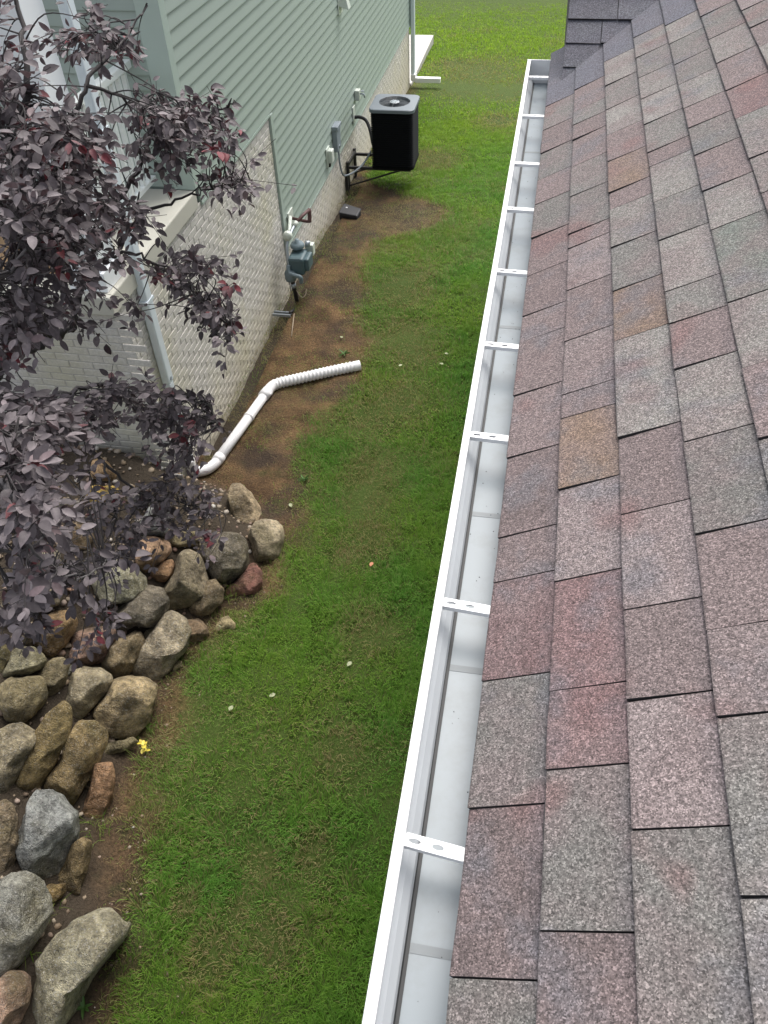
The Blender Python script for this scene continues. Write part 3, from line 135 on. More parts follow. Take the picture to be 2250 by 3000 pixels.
class MB:
    """collects world space shapes for one mesh"""
    def __init__(s): s.v = []; s.f = []
    def add(s, v, f):
        n = len(s.v); s.v += [tuple(p) for p in v]; s.f += [tuple(i+n for i in q) for q in f]; return s
    def box(s, x0, x1, y0, y1, z0, z1, M=None):
        v = [(x, y, z) for z in (z0, z1) for y in (y0, y1) for x in (x0, x1)]
        if M is not None: v = [M @ Vector(p) for p in v]
        return s.add(v, [(0,2,3,1),(4,5,7,6),(0,1,5,4),(2,6,7,3),(0,4,6,2),(1,3,7,5)])
    def tube(s, pts, r, n=12, caps=True, rr=None):
        pts = [Vector(p) for p in pts]; N = len(pts)
        t0 = (pts[1]-pts[0]).normalized(); up = Vector((0,0,1)) if abs(t0.z) < .9 else Vector((1,0,0))
        a = t0.cross(up).normalized(); vv = []; ff = []
        for i, p in enumerate(pts):
            t = (pts[min(i+1, N-1)]-pts[max(i-1, 0)]).normalized()
            a = (a-t*a.dot(t)).normalized(); b = t.cross(a)
            q = rr[i] if rr else r
            vv += [p+(a*math.cos(k*2*math.pi/n)+b*math.sin(k*2*math.pi/n))*q for k in range(n)]
        for i in range(N-1):
            for k in range(n): ff.append((i*n+k, i*n+(k+1) % n, (i+1)*n+(k+1) % n, (i+1)*n+k))
        if caps: ff += [tuple(range(n))[::-1], tuple((N-1)*n+k for k in range(n))]
        return s.add(vv, ff)
    def lathe(s, prof, c, axis='z', n=24, M=None):
        vv = []; ff = []
        for r, h in prof:
            for k in range(n):
                x, y = r*math.cos(k*2*math.pi/n), r*math.sin(k*2*math.pi/n)
                p = {'z': (x, y, h), 'x': (h, x, y), 'y': (y, h, x)}[axis]
                vv.append((p[0]+c[0], p[1]+c[1], p[2]+c[2]))
        for i in range(len(prof)-1):
            for k in range(n): ff.append((i*n+k, i*n+(k+1) % n, (i+1)*n+(k+1) % n, (i+1)*n+k))
        ff += [tuple(range(n))[::-1], tuple((len(prof)-1)*n+k for k in range(n))]
        return s.add(vv, ff)
    def build(s, name, mat, parent=None, smooth=False, bevel=0, seg=2, auto=None):
        o = mesh_obj(name, s.v, s.f, mat, parent, smooth)
        if bevel:
            m = o.modifiers.new('b', 'BEVEL'); m.width = bevel; m.segments = seg; m.limit_method = 'ANGLE'; m.angle_limit = R(40)
        return o
def spline(pts, n=8):
    P = [Vector(p) for p in pts]; out = []
    for i in range(len(P)-1):
        p0, p1, p2, p3 = P[max(i-1, 0)], P[i], P[i+1], P[min(i+2, len(P)-1)]
        for k in range(n):
            t = k/n; out.append(.5*((2*p1)+(p2-p0)*t+(2*p0-5*p1+4*p2-p3)*t*t+(3*p1-p0-3*p2+p3)*t**3))
    return out+[P[-1]]
def smst(a, b, x):
    t = np.clip((x-a)/(b-a), 0, 1); return t*t*(3-2*t)
_tab = rng.random((256, 256))
def vnoise(x, y, s):
    x = np.asarray(x)*s+100; y = np.asarray(y)*s+100; xi = np.floor(x).astype(int); yi = np.floor(y).astype(int)
    fx = x-xi; fy = y-yi; fx = fx*fx*(3-2*fx); fy = fy*fy*(3-2*fy); g = lambda a, b: _tab[a % 256, b % 256]
    return (g(xi,yi)*(1-fx)+g(xi+1,yi)*fx)*(1-fy)+(g(xi,yi+1)*(1-fx)+g(xi+1,yi+1)*fx)*fy
def fbm(x, y, s): return .55*vnoise(x, y, s)+.28*vnoise(x+7, y+3, s*2.1)+.17*vnoise(x+1, y+9, s*4.3)
def terr(x, y):
    x = np.asarray(x, float); y = np.asarray(y, float)
    d = np.interp(y, TOE_Y, TOE_X)-x
    h = .85*smst(0, 1.25, d)+.1*smst(1.2, 3, d); h = h*smst(5.5, 4.5, y)
    return h-.085*np.clip(y-9.5, 0, 9.5)-.03*np.clip(y-19, 0, 8)
LAWN_Y=[-2,.3,.83,1.18,1.54,1.96,2.45,3.03,3.72,4.05,4.61,5.15,5.87,6.45,7.04,7.76,8.46,9.66,10.36,10.96,11.75,12.29,12.7,13,18.6,18.9]
LAWN_X=[-1.82,-1.85,-1.92,-1.98,-2.17,-2.3,-2.38,-2.32,-2.14,-1.9,-1.8,-1.93,-2.08,-1.95,-1.68,-1.83,-2.14,-2.25,-2.12,-1.5,-1.5,-2.2,-2.7,-2.95,-2.97,-3.0]
def lawn_d(x, y):
    """metres inside the lawn's ragged edge (negative outside)"""
    xb = np.interp(y, LAWN_Y, LAWN_X)
    d = x-xb+(fbm(x, y, 2.3)-.5)*.5
    beyond = np.minimum(y-18.95, 99); patio = (x < -3.0) & (y < 22.7)
    return np.where(y > 18.95, np.where(patio, -1, np.maximum(d, beyond)), d)
# ---------------------------------------------------------------- materials
def new_mat(name):
    m = bpy.data.materials.new(name); m.use_nodes = True
    return m, m.node_tree, m.node_tree.nodes['Principled BSDF']
class NT:
    def __init__(s, t): s.t = t
    def n(s, typ, **kw):
        q = s.t.nodes.new('ShaderNode'+typ)
        for k, v in kw.items(): setattr(q, k, v)
        return q
    def l(s, a, b): s.t.links.new(a, b)
    def noise(s, vec, scale, detail=4, rough=.55):
        q = s.n('TexNoise'); q.inputs['Scale'].default_value = scale; q.inputs['Detail'].default_value = detail; q.inputs['Roughness'].default_value = rough
        if vec is not None: s.l(vec, q.inputs['Vector'])
        return q.outputs['Fac']
    def ramp(s, fac, stops, interp='LINEAR'):
        q = s.n('ValToRGB'); e = q.color_ramp.elements; q.color_ramp.interpolation = interp
        while len(e) < len(stops): e.new(.5)
        for i, (p, c) in enumerate(stops):
            e[i].position = p; e[i].color = (c, c, c, 1) if isinstance(c, (int, float)) else (*c, 1)
        s.l(fac, q.inputs[0]); return q.outputs[0]
    def mix(s, fac, a, b, mode='MIX'):
        q = s.n('Mix', data_type='RGBA', blend_type=mode)
        for sock, v in ((q.inputs[0], fac), (q.inputs[6], a), (q.inputs[7], b)):
            if hasattr(v, 'links'): s.l(v, sock)
            elif isinstance(v, (int, float)) and sock == q.inputs[0]: sock.default_value = v
            else: sock.default_value = (v, v, v, 1) if isinstance(v, (int, float)) else (*v, 1)
        return q.outputs[2]
    def math(s, op, a, b=0.):
        q = s.n('Math', operation=op)
        for i, v in enumerate((a, b)):
            if hasattr(v, 'links'): s.l(v, q.inputs[i])
            else: q.inputs[i].default_value = v
        return q.outputs[0]
    def bump(s, h, strength, dist, bsdf):
        q = s.n('Bump'); q.inputs['Strength'].default_value = strength; q.inputs['Distance'].default_value = dist
        s.l(h, q.inputs['Height']); s.l(q.outputs[0], bsdf.inputs['Normal'])
def simple(name, col, rough=.5, metal=0, var=.12, scale=8, spec=.5, bump=0, dirt=None):
    m, t, b = new_mat(name); k = NT(t); pos = k.n('NewGeometry').outputs['Position']
    f = k.noise(pos, scale, 5)
    c = k.mix(f, tuple(v*(1-var) for v in col), tuple(min(1, v*(1+var)) for v in col))
    if dirt:
        g = k.ramp(k.noise(pos, dirt[1], 6, .65), [(dirt[2], 0), (min(1, dirt[2]+.25), 1)]); c = k.mix(k.math('MULTIPLY', g, dirt[3]), c, dirt[0])
    k.l(c, b.inputs['Base Color']); b.inputs['Roughness'].default_value = rough; b.inputs['Metallic'].default_value = metal
    b.inputs['Specular IOR Level'].default_value = spec
    if bump: k.bump(k.noise(pos, scale*12, 3), bump, .002, b)
    return m
M = {}
M['white'] = simple('white_aluminium', (.80,.80,.80), .35, var=.03, scale=5, dirt=((.5,.5,.48), 3.0, .55, .25))
M['trough'] = simple('gutter_inside', (.40,.42,.44), .42, var=.05, scale=2.5, dirt=((.5,.53,.55), 4.0, .5, .5))  # lighter than the floor: light bounced onto the walls put into the colour
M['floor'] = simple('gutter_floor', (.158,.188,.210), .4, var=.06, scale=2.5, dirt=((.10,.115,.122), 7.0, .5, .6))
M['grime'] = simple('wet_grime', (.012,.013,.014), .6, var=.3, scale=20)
M['hole'] = simple('slot_shade', (.33,.33,.34), .5)
M['siding'] = simple('green_vinyl', (.325,.385,.345), .48, var=.035, scale=1.3, dirt=((.32,.37,.34), 1.1, .5, .35))
M['trimgreen'] = simple('green_trim', (.40,.475,.43), .45, var=.04, scale=3)
M['pvc'] = simple('white_pvc', (.80,.79,.80), .35, var=.03, scale=6, dirt=((.45,.42,.38), 5, .6, .25))
M['downspout'] = simple('downspout_white', (.66,.72,.76), .4, var=.04, scale=4)
M['railwhite'] = simple('rail_white', (.82,.85,.82), .4, var=.04, scale=4)
M['column'] = simple('column_white', (.84,.86,.87), .45, var=.03, scale=2)
M['slab'] = simple('porch_concrete', (.50,.485,.42), .85, var=.08, scale=5, bump=.3)
M['patio'] = simple('patio_concrete', (.44,.42,.39), .85, var=.06, scale=3, bump=.2)
M['acblack'] = simple('black_louvre', (.0025,.003,.004), .6, var=.2, scale=9, spec=.12)
M['actop'] = simple('grey_cap', (.15,.175,.20), .5, var=.08, scale=6)
M['acgrille'] = simple('fan_grille', (.035,.045,.055), .5, var=.1)
M['achub'] = simple('fan_hub', (.30,.34,.37), .45)
M['iron'] = simple('dark_iron', (.02,.018,.018), .6, var=.3)
M['rubber'] = simple('black_foam', (.012,.012,.014), .7)
M['metergrey'] = simple('meter_grey', (.16,.21,.235), .45, var=.12, scale=14)
M['meterdark'] = simple('meter_teal', (.07,.115,.13), .5, var=.12, scale=14)
M['galv'] = simple('galvanised', (.38,.42,.46), .35, .5, var=.1, scale=20)
M['redpipe'] = simple('rust_red_pipe', (.10,.045,.045), .6, var=.25, scale=30)
M['boxgrey'] = simple('box_grey', (.25,.285,.32), .45, var=.06)
M['cream'] = simple('cream_cover', (.62,.66,.60), .45, var=.05)
M['blackbox'] = simple('black_plastic', (.012,.013,.018), .55, var=.15)
M['fascia'] = simple('fascia_white', (.75,.75,.74), .5)
M['deck'] = simple('roof_felt', (.03,.03,.032), .9)
M['wallbeige'] = simple('near_wall', (.45,.44,.42), .7)
M['flag'] = simple('tan_mat', (.26,.17,.09), .8, var=.3, scale=6, bump=.6)
M['bark'] = simple('plum_bark', (.035,.03,.03), .8, var=.35, scale=25, bump=.5)
M['twig'] = simple('pale_twig', (.11,.10,.10), .7, var=.3, scale=25)
M['yellowleaf'] = simple('yellow_leaf', (.55,.45,.06), .55, var=.2, scale=40)
M['greenleaf'] = simple('weed_green', (.06,.13,.025), .5, var=.3, scale=30)
M['paleleaf'] = simple('pale_fallen_leaf', (.27,.29,.16), .6, var=.25, scale=30)
M['lead'] = simple('copper_wire', (.35,.28,.2), .5)
M['debris'] = simple('gutter_debris', (.05,.05,.05), .8)

def mat_brick():
    m, t, b = new_mat('brick_face'); k = NT(t); pos = k.n('NewGeometry').outputs['Position']; oi = k.n('ObjectInfo')
    f = k.noise(pos, 1.6, 5); g = k.noise(pos, 60, 4)
    c = k.mix(f, (.57,.54,.495), (.72,.69,.64)); c = k.mix(k.ramp(g, [(.42, 0), (.6, 1)]), k.mix(.35, c, (.38,.365,.34)), c)
    st = k.ramp(k.noise(pos, .9, 4, .6), [(.5, 0), (.66, 1)]); c = k.mix(k.math('MULTIPLY', st, .6), c, (.54,.51,.34))
    # soil splash: stain that belongs to the lowest courses
    z = k.n('SeparateXYZ'); k.l(pos, z.inputs[0])
    low = k.ramp(k.math('ADD', k.math('MULTIPLY', z.outputs[2], 1.), k.math('MULTIPLY', f, .6)), [(.1, 1), (.75, 0)])
    c = k.mix(k.math('MULTIPLY', low, .5), c, (.50,.43,.27))
    c = k.mix(k.math('MULTIPLY', oi.outputs['Random'], .16), c, (.34,.33,.31))
    k.l(c, b.inputs['Base Color']); b.inputs['Roughness'].default_value = .9
    k.bump(k.noise(pos, 85, 4), .9, .006, b); return m
M['brick'] = mat_brick()
M['mortar'] = simple('cast_joint', (.44,.425,.40), .95, var=.15, scale=12, bump=.4)
def mat_shingle(obj=True):
    m, t, b = new_mat('granule_shingle' if obj else 'granule_shingle_far'); k = NT(t); pos = k.n('NewGeometry').outputs['Position']; oi = k.n('ObjectInfo')
    base = oi.outputs['Color'] if obj else k.mix(k.noise(pos, 3, 3), (.11,.09,.09), (.14,.14,.13))
    f = k.ramp(k.noise(pos, 7, 3), [(.38, 0), (.62, 1)]); c = k.mix(k.math('MULTIPLY', k.math('MULTIPLY', f, .6), oi.outputs['Alpha'] if obj else 1.), base, (.150,.116,.115))
    f2 = k.ramp(k.noise(pos, 5.5, 4, .6), [(.53, 0), (.66, 1)]); c = k.mix(k.math('MULTIPLY', f2, .5), c, (.105,.108,.122))
    f3 = k.ramp(k.noise(pos, 4.3, 2), [(.60, 0), (.70, 1)]); c = k.mix(k.math('MULTIPLY', k.math('MULTIPLY', f3, .55), oi.outputs['Alpha'] if obj else 1.), c, (.15,.085,.082))
    # darker band: shade and dirt under the next course painted in; black cut edge
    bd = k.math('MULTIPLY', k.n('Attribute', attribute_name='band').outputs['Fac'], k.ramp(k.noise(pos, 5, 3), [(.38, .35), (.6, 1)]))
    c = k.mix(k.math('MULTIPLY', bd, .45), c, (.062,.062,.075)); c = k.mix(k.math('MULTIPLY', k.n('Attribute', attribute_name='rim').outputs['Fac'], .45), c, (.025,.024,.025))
    vor = k.n('TexVoronoi'); vor.inputs['Scale'].default_value = 430; k.l(pos, vor.inputs['Vector'])
    sep = k.n('SeparateColor'); k.l(vor.outputs['Color'], sep.inputs[0])
    gr = k.ramp(sep.outputs[0], [(0, .38), (.35, .8), (.75, 1.12), (1, 1.85)]); c = k.mix(1., c, gr, 'MULTIPLY')
    n2 = k.ramp(k.noise(pos, 130, 3, .7), [(.35, .72), (.65, 1.25)]); c = k.mix(1., c, n2, 'MULTIPLY')
    k.l(c, b.inputs['Base Color']); b.inputs['Roughness'].default_value = .85; b.inputs['Specular IOR Level'].default_value = .35
    h = k.math('ADD', sep.outputs[1], k.noise(pos, 200, 2)); k.bump(h, .7, .0025, b); return m
M['asphalt'] = simple('asphalt_edge', (.022,.021,.022), .9); M['shingle'] = mat_shingle(); M['shinglefar'] = mat_shingle(False)
def mat_rock():
    m, t, b = new_mat('field_stone'); k = NT(t); pos = k.n('NewGeometry').outputs['Position']; oi = k.n('ObjectInfo')
    c0 = k.mix(1., oi.outputs['Color'], (1.32,1.26,1.10), 'MULTIPLY'); sp = oi.outputs['Alpha']
    f = k.noise(pos, 6, 6, .62); c = k.mix(k.ramp(f, [(.34, .0), (.66, 1)]), k.mix(1., c0, (.48,.47,.45), 'MULTIPLY'), k.mix(1., c0, (1.42,1.40,1.34), 'MULTIPLY'))
    g = k.ramp(k.noise(pos, 3.2, 5, .6), [(.52, 0), (.68, 1)]); c = k.mix(k.math('MULTIPLY', g, .6), c, (.16,.135,.06))
    s1 = k.ramp(k.noise(pos, 75, 4, .75), [(.55, 0), (.62, 1)]); c = k.mix(k.math('MULTIPLY', k.math('MULTIPLY', s1, sp), .75), c, (.58,.56,.52))
    s2 = k.ramp(k.noise(pos, 65, 4, .75), [(.34, 1), (.43, 0)]); c = k.mix(k.math('MULTIPLY', k.math('MULTIPLY', s2, sp), .8), c, (.04,.04,.042))
    v = k.ramp(k.noise(pos, 22, 6, .75), [(.36, .48), (.64, 1.3)]); c = k.mix(1., c, v, 'MULTIPLY')
    k.l(c, b.inputs['Base Color']); b.inputs['Roughness'].default_value = .8; b.inputs['Specular IOR Level'].default_value = .3
    h = k.math('ADD', k.noise(pos, 30, 6, .65), k.math('MULTIPLY', k.noise(pos, 120, 3), .35)); k.bump(h, 1., .05, b); return m
M['rock'] = mat_rock()
def mat_ground():
    m, t, b = new_mat('soil_and_thatch'); k = NT(t); pos = k.n('NewGeometry').outputs['Position']
    at = k.n('Attribute', attribute_name='lawn'); bed = k.n('Attribute', attribute_name='bed')
    f = k.noise(pos, 3.0, 6, .6); c = k.mix(k.ramp(f, [(.38, 0), (.62, 1)]), (.082,.049,.026), (.18,.112,.056))
    d = k.ramp(k.noise(pos, 1.3, 4), [(.47, 0), (.62, 1)]); c = k.mix(k.math('MULTIPLY', d, .8), c, (.042,.032,.026)); ms = k.ramp(k.noise(pos, 4.2, 5, .65), [(.55, 0), (.66, 1)]); c = k.mix(k.math('MULTIPLY', ms, .6), c, (.05,.06,.018))
    o = k.ramp(k.noise(pos, 60, 5, .7), [(.35, .45), (.65, 1.5)]); c = k.mix(1., c, o, 'MULTIPLY')
    lw = k.mix(k.noise(pos, .35, 3), (.045,.075,.014), (.07,.10,.02)); c = k.mix(at.outputs['Fac'], c, lw)
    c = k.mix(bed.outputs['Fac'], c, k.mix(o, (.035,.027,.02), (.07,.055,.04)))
    k.l(c, b.inputs['Base Color']); b.inputs['Roughness'].default_value = .95; b.inputs['Specular IOR Level'].default_value = .2
    k.bump(k.noise(pos, 45, 6, .7), 1., .03, b); return m
M['ground'] = mat_ground()
def mat_grass():
    m, t, b = new_mat('grass_blades'); k = NT(t); pos = k.n('NewGeometry').outputs['Position']
    dry = k.n('Attribute', attribute_name='dry').outputs['Fac']; rnd = k.n('Attribute', attribute_name='rnd').outputs['Fac']
    g = k.mix(rnd, (.064,.215,.020), (.160,.370,.046)); g = k.mix(k.ramp(k.noise(pos, .8, 4), [(.4, 0), (.62, 1)]), g, k.mix(rnd, (.120,.265,.020), (.225,.385,.040)))
    sy_ = k.n('SeparateXYZ'); k.l(pos, sy_.inputs[0]); far_lit = k.ramp(k.math('MULTIPLY', sy_.outputs[1], .04), [(.45, 0), (.75, 1)])  # far lawn: brighter open-sky light put into the blade colour
    g = k.mix(k.math('MULTIPLY', far_lit, .7), g, k.mix(rnd, (.20,.36,.010), (.33,.48,.02))); s = k.mix(rnd, (.21,.145,.07), (.42,.325,.175)); c = k.mix(dry, g, s)
    k.l(c, b.inputs['Base Color']); b.inputs['Roughness'].default_value = .6; b.inputs['Specular IOR Level'].default_value = .3
    tr = k.n('BsdfTranslucent'); k.l(c, tr.inputs[0]); mx = k.n('MixShader'); mx.inputs[0].default_value = .5
    k.l(b.outputs[0], mx.inputs[1]); k.l(tr.outputs[0], mx.inputs[2]); k.l(mx.outputs[0], t.nodes['Material Output'].inputs[0]); return m
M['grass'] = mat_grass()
def mat_leaf():
    m, t, b = new_mat('purple_leaf'); k = NT(t); oi = k.n('ObjectInfo'); at = k.n('Attribute', attribute_name='tint').outputs['Fac']
    geo = k.n('NewGeometry')
    c = k.ramp(at, [(0, (.055,.046,.049)), (.45, (.118,.100,.106)), (.80, (.180,.155,.162)), (.90, (.11,.06,.066)), (.96, (.12,.025,.03)), (1, (.18,.035,.045))])
    c = k.mix(1., c, k.ramp(k.noise(geo.outputs['Position'], 60, 3), [(.35, .8), (.65, 1.2)]), 'MULTIPLY')
    k.l(c, b.inputs['Base Color']); b.inputs['Roughness'].default_value = .6; b.inputs['Specular IOR Level'].default_value = .3
    tr = k.n('BsdfTranslucent'); k.l(k.mix(.5, c, (.09,.02,.03)), tr.inputs[0]); mx = k.n('MixShader'); mx.inputs[0].default_value = .15
    k.l(b.outputs[0], mx.inputs[1]); k.l(tr.outputs[0], mx.inputs[2]); k.l(mx.outputs[0], t.nodes['Material Output'].inputs[0]); return m
M['leaf'] = mat_leaf()

# ---------------------------------------------------------------- ground
def axis(a, b, step, lo, hi):
    mid = list(np.arange(a, b+1e-6, step)); lo_ = []; x = a; s = step
    while x > lo: s *= 1.5; x -= s; lo_.append(x)
    hi_ = []; x = mid[-1]; s = step
    while x < hi: s *= 1.5; x += s; hi_.append(x)
    return np.array(lo_[::-1]+mid+hi_)
gx = axis(-5.5, 1.5, .06, -250, 250); gy = axis(-.5, 13, .06, -250, 400)
X, Y = np.meshgrid(gx, gy); Z = terr(X, Y)
near = (X > -6) & (X < 2) & (Y < 14) & (Y > -1)
Z = Z+np.where(near, (fbm(X, Y, 3.1)-.5)*.05, 0)
# a shallow dug hollow of wet soil below the wall unit, and the gap along the foundation
Z -= .05*np.exp(-(((X+1.75)/.45)**2+((Y-11.2)/.55)**2))
Z -= np.where((X < -2.86) & (X > -3.05) & (Y > 5.6) & (Y < 12.5), .16, 0)
nx = len(gx); vs_ = np.stack([X, Y, Z], -1).reshape(-1, 3)
fc = [(j*nx+i, j*nx+i+1, (j+1)*nx+i+1, (j+1)*nx+i) for j in range(len(gy)-1) for i in range(nx-1)]
ground = mesh_obj('ground', vs_.tolist(), fc, M['ground'], smooth=True); tag(ground, kind='structure')
a = ground.data.attributes.new('lawn', 'FLOAT', 'POINT'); a.data.foreach_set('value', smst(-.05, .3, lawn_d(X, Y)).ravel().astype(np.float32))
bedm = smst(-.15, .25, np.interp(Y, TOE_Y, TOE_X)-X)*smst(5.4, 5.0, Y)
bedm = np.maximum(bedm, .75*np.exp(-(((X+1.85)/.5)**2+((Y-11.3)/.5)**2)))
bedm = np.maximum(bedm, ((X < -2.84) & (Y > 5.6) & (Y < 13)).astype(float))  # foundation gap: dark soil, with the gap's shade put into the colour
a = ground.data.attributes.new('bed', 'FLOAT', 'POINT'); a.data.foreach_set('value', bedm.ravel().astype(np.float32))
# back patio behind the neighbour's house
tag(MB().box(-9, -3.0, 18.95, 22.6, -.95, -.72).build('patio', M['patio'], bevel=.01), 'pale concrete slab behind the far corner of the green house', 'patio', kind='structure')

# ---------------------------------------------------------------- near house: roof, wall (we stand on its roof)
near_house = empty('near_house', (2.5, 2, 0), 'house with a multicoloured shingle roof filling the right of the picture', 'house')
TA = math.tan(R(30.3)); CA, SA = math.cos(R(30.3)), math.sin(R(30.3))
def roofp(s, y, n=0): return Vector((s*CA-n*SA, y, 3.835+s*SA+n*CA))
MB().box(.38, 6.5, -6, 4.75, -.5, 3.7).box(.38, 6.5, 4.75, 10, -.5, 3.7).build('wall', M['wallbeige'], near_house)
MB().box(.03, .055, -6, 4.78, 3.60, 3.815).build('fascia', M['fascia'], near_house)
MB().box(.055, .38, -6, 4.75, 3.60, 3.615).build('soffit', M['fascia'], near_house)
d = MB()
v = [roofp(0.01, -6, -.012), roofp(0.01, 4.85, -.012), roofp(3.9, 10, -.012), roofp(3.9, -6, -.012), roofp(.25, 4.6, -.012), roofp(.25, 10, -.012)]
d.add([roofp(0.01,-6,-.012), roofp(.3,-6,-.012), roofp(.3,4.85,-.012), roofp(.01,4.85,-.012)], [(0,1,2,3)])
d.add([roofp(.3,-6,-.012), roofp(3.9,-6,-.012), roofp(3.9,10,-.012), roofp(.3,10,-.012)], [(0,1,2,3)])
x0, z0 = roofp(3.9, 0, -.012).x, roofp(3.9, 0, -.012).z
d.add([(x0,-6,z0),(2*x0,-6,3.82),(2*x0,10,3.82),(x0,10,z0)], [(0,1,2,3)])
roof = d.build('roof', M['deck'], near_house)
MB().add([roofp(-.005,-6,-.004), roofp(.12,-6,-.004), roofp(.12,4.86,-.004), roofp(-.005,4.86,-.004), (-.002,-6,3.80), (-.002,4.86,3.80)], [(0,1,2,3),(0,3,5,4)]).build('drip_edge', M['white'], near_house)

EXP = .143
def tab_verts(s0, s1, y0, y1, lift, frame):
    """one shingle tab: top rows at the cut edge, behind it, before and at the next course, and tucked under; then its cut faces"""
    n = 3; v = []; th = .0065; e = s0+EXP
    for i in range(n+1):
        y = y0+(y1-y0)*i/n; j = random.uniform(-.0013, .0013); up = .0022*(1-i/n)
        dy = random.uniform(-.0012, .0012) if i in (0, n) else 0
        v += [frame(s0+j, y+dy, lift+up+.0045+th), frame(s0+j+.0045, y+dy, lift+up+.0043+th), frame(e-.038, y, (lift+up)*.3+th+.001), frame(e+.004, y, th), frame(s1, y, th*.9)]
    v += [frame(s0+.001, y0, lift), frame(s0+.001, y1, lift), frame(s1, y0, -.002), frame(s1, y1, -.002)]; b0 = (n+1)*5
    f = []
    for i in range(n):
        a = i*5; b = a+5; f += [(a+q, a+q+1, b+q+1, b+q) for q in range(4)]
    f += [(b0, *(i*5 for i in range(n+1)), b0+1), (b0, b0+2, 4, 3, 2, 1, 0), (b0+1, n*5, n*5+1, n*5+2, n*5+3, n*5+4, b0+3)]
    return v, f
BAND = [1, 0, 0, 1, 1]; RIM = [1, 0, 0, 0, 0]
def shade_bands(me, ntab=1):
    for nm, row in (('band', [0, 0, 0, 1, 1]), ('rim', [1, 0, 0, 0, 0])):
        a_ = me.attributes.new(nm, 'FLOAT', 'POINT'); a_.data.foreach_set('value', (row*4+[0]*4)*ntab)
def shingle_obj(v, f, parent):
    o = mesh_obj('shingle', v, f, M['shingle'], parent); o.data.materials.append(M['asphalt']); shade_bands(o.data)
    for p in o.data.polygons:
        if p.index >= 12: p.material_index = 1
    return o
SC = {'P':(.142,.112,.110),'G':(.128,.122,.115),'L':(.178,.168,.157),'R':(.135,.088,.088),'O':(.158,.112,.086),'D':(.088,.086,.088),'M':(.118,.092,.090),'B':(.082,.082,.100),'W':(.170,.140,.138),'T':(.108,.118,.106)}
TAB = {0:([.358,.623,.882,1.136,1.271,1.547,1.807,2.072,2.218,2.469,2.732,3.002,3.226,3.494,3.75,4.049],'TMGRPMPPPMPGPGPGDD'),
 1:([.15,.421,.678,.834,1.098,1.372,1.632,1.734,1.986,2.265,2.535,2.635,2.925,3.192,3.46,3.623,3.782,4.067],'MMGRRWOPWPWPGGPPGPG'),
 2:([.05,.563,.789,.985,1.239,1.488,1.89,2.149,2.41,2.675,2.806,3.069,3.328,3.608,3.894,4.228],'PGWPWPLOGLPOPLGLG'),
 3:([.1,.461,.734,.905,1.133,1.408,1.675,1.874,2.033,2.325,2.584,2.862,2.983,3.247,3.517,3.77,4.039,4.338],'LLGWPGLPGLGLPGLLGL'),
 4:([.25,.55,.85,1.1,1.347,1.594,1.874,2.265,2.514,2.784,3.019,3.212,3.471,3.711,3.992,4.266],'PRWLGPLTLPGPLGGLPG')}
far_tabs = MB(); nsh = 0
for kcourse in range(26):
    s0 = kcourse*EXP; s1 = min(s0+EXP+.045, 3.9)
    xmid = s0*CA; yend = 4.87 if kcourse == 0 else 4.279+xmid+.2
    if kcourse in TAB: cuts, cols = TAB[kcourse]
    else:
        cuts = []; y = -.3+random.random()*.2
        while y < yend-.2: cuts.append(y); y += random.choice((.13,.18,.24,.27,.3,.33))
        cols = ''.join(random.choice('PPGGLWPLGPR'[:11]) for _ in cuts)+'G'
    pre = []; y = cuts[0]
    while y > -1.6: y -= random.choice((.2,.27,.33)); pre.append(y)
    seq = pre[::-1]+cuts+[yend]; cs = 'P'*(len(pre)-1)+cols[:1]+cols+'GGGG' if False else None
    allc = [random.choice('PGLWMG') for _ in pre[:-1]]+list(cols)+['G']*6
    for i in range(len(seq)-1):
        y0, y1 = seq[i]+.0015, seq[i+1]-.0015
        if y1-y0 < .02: continue
        lift = random.choice((0, .001, .003, .004, .002))
        v, f = tab_verts(s0, s1, y0, y1, lift, roofp)
        if kcourse < 14 and y1 > -.05 and nsh < 285:
            o = shingle_obj(v, f, roof); nsh += 1
            c = SC[allc[i]]; q = random.uniform(.9, 1.1)
            if i == len(seq)-2 and kcourse < 6: c = SC['B']; q = 1.15
            o.color = (c[0]*q, c[1]*q, c[2]*q, .15 if c is SC['B'] else 1)
        else: far_tabs.add(v, f)
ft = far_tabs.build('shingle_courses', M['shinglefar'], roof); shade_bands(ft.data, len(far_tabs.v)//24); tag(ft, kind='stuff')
# small roof wing that rises away from us beyond the valley
def wingp(s, x, n=0): return Vector((x, 4.518+s*CA-n*SA, 3.984+s*SA+n*CA))
wv = [wingp(-.22,.062,-.006), wingp(1.7,.235+1.7*CA,-.006), wingp(1.7,.062,-.006)]
wing = MB().add(wv, [(0,1,2)]).add([wingp(-.22,.06,-.006), (.06,4.35,3.8), (.06,6.2,3.8), wingp(1.7,.06,-.006)], [(0,1,2,3)]).build('roof_wing', M['deck'], near_house)
for kcourse in range(-2, 10):
    s0 = kcourse*EXP; xe = .245+(s0+EXP)*CA+.09; x = .055
    while x < xe-.02:
        x2 = min(x+random.choice((.09,.17,.2,.24)), xe)
        v, f = tab_verts(s0, s0+EXP+.045, x+.002, x2-.002, random.choice((0,.003,.004)), wingp)
        o = shingle_obj(v, [q[::-1] for q in f], wing)
        c = SC['B']; q = random.uniform(.9, 1.15); o.color = (c[0]*q, c[1]*q, c[2]*q, .1); x = x2

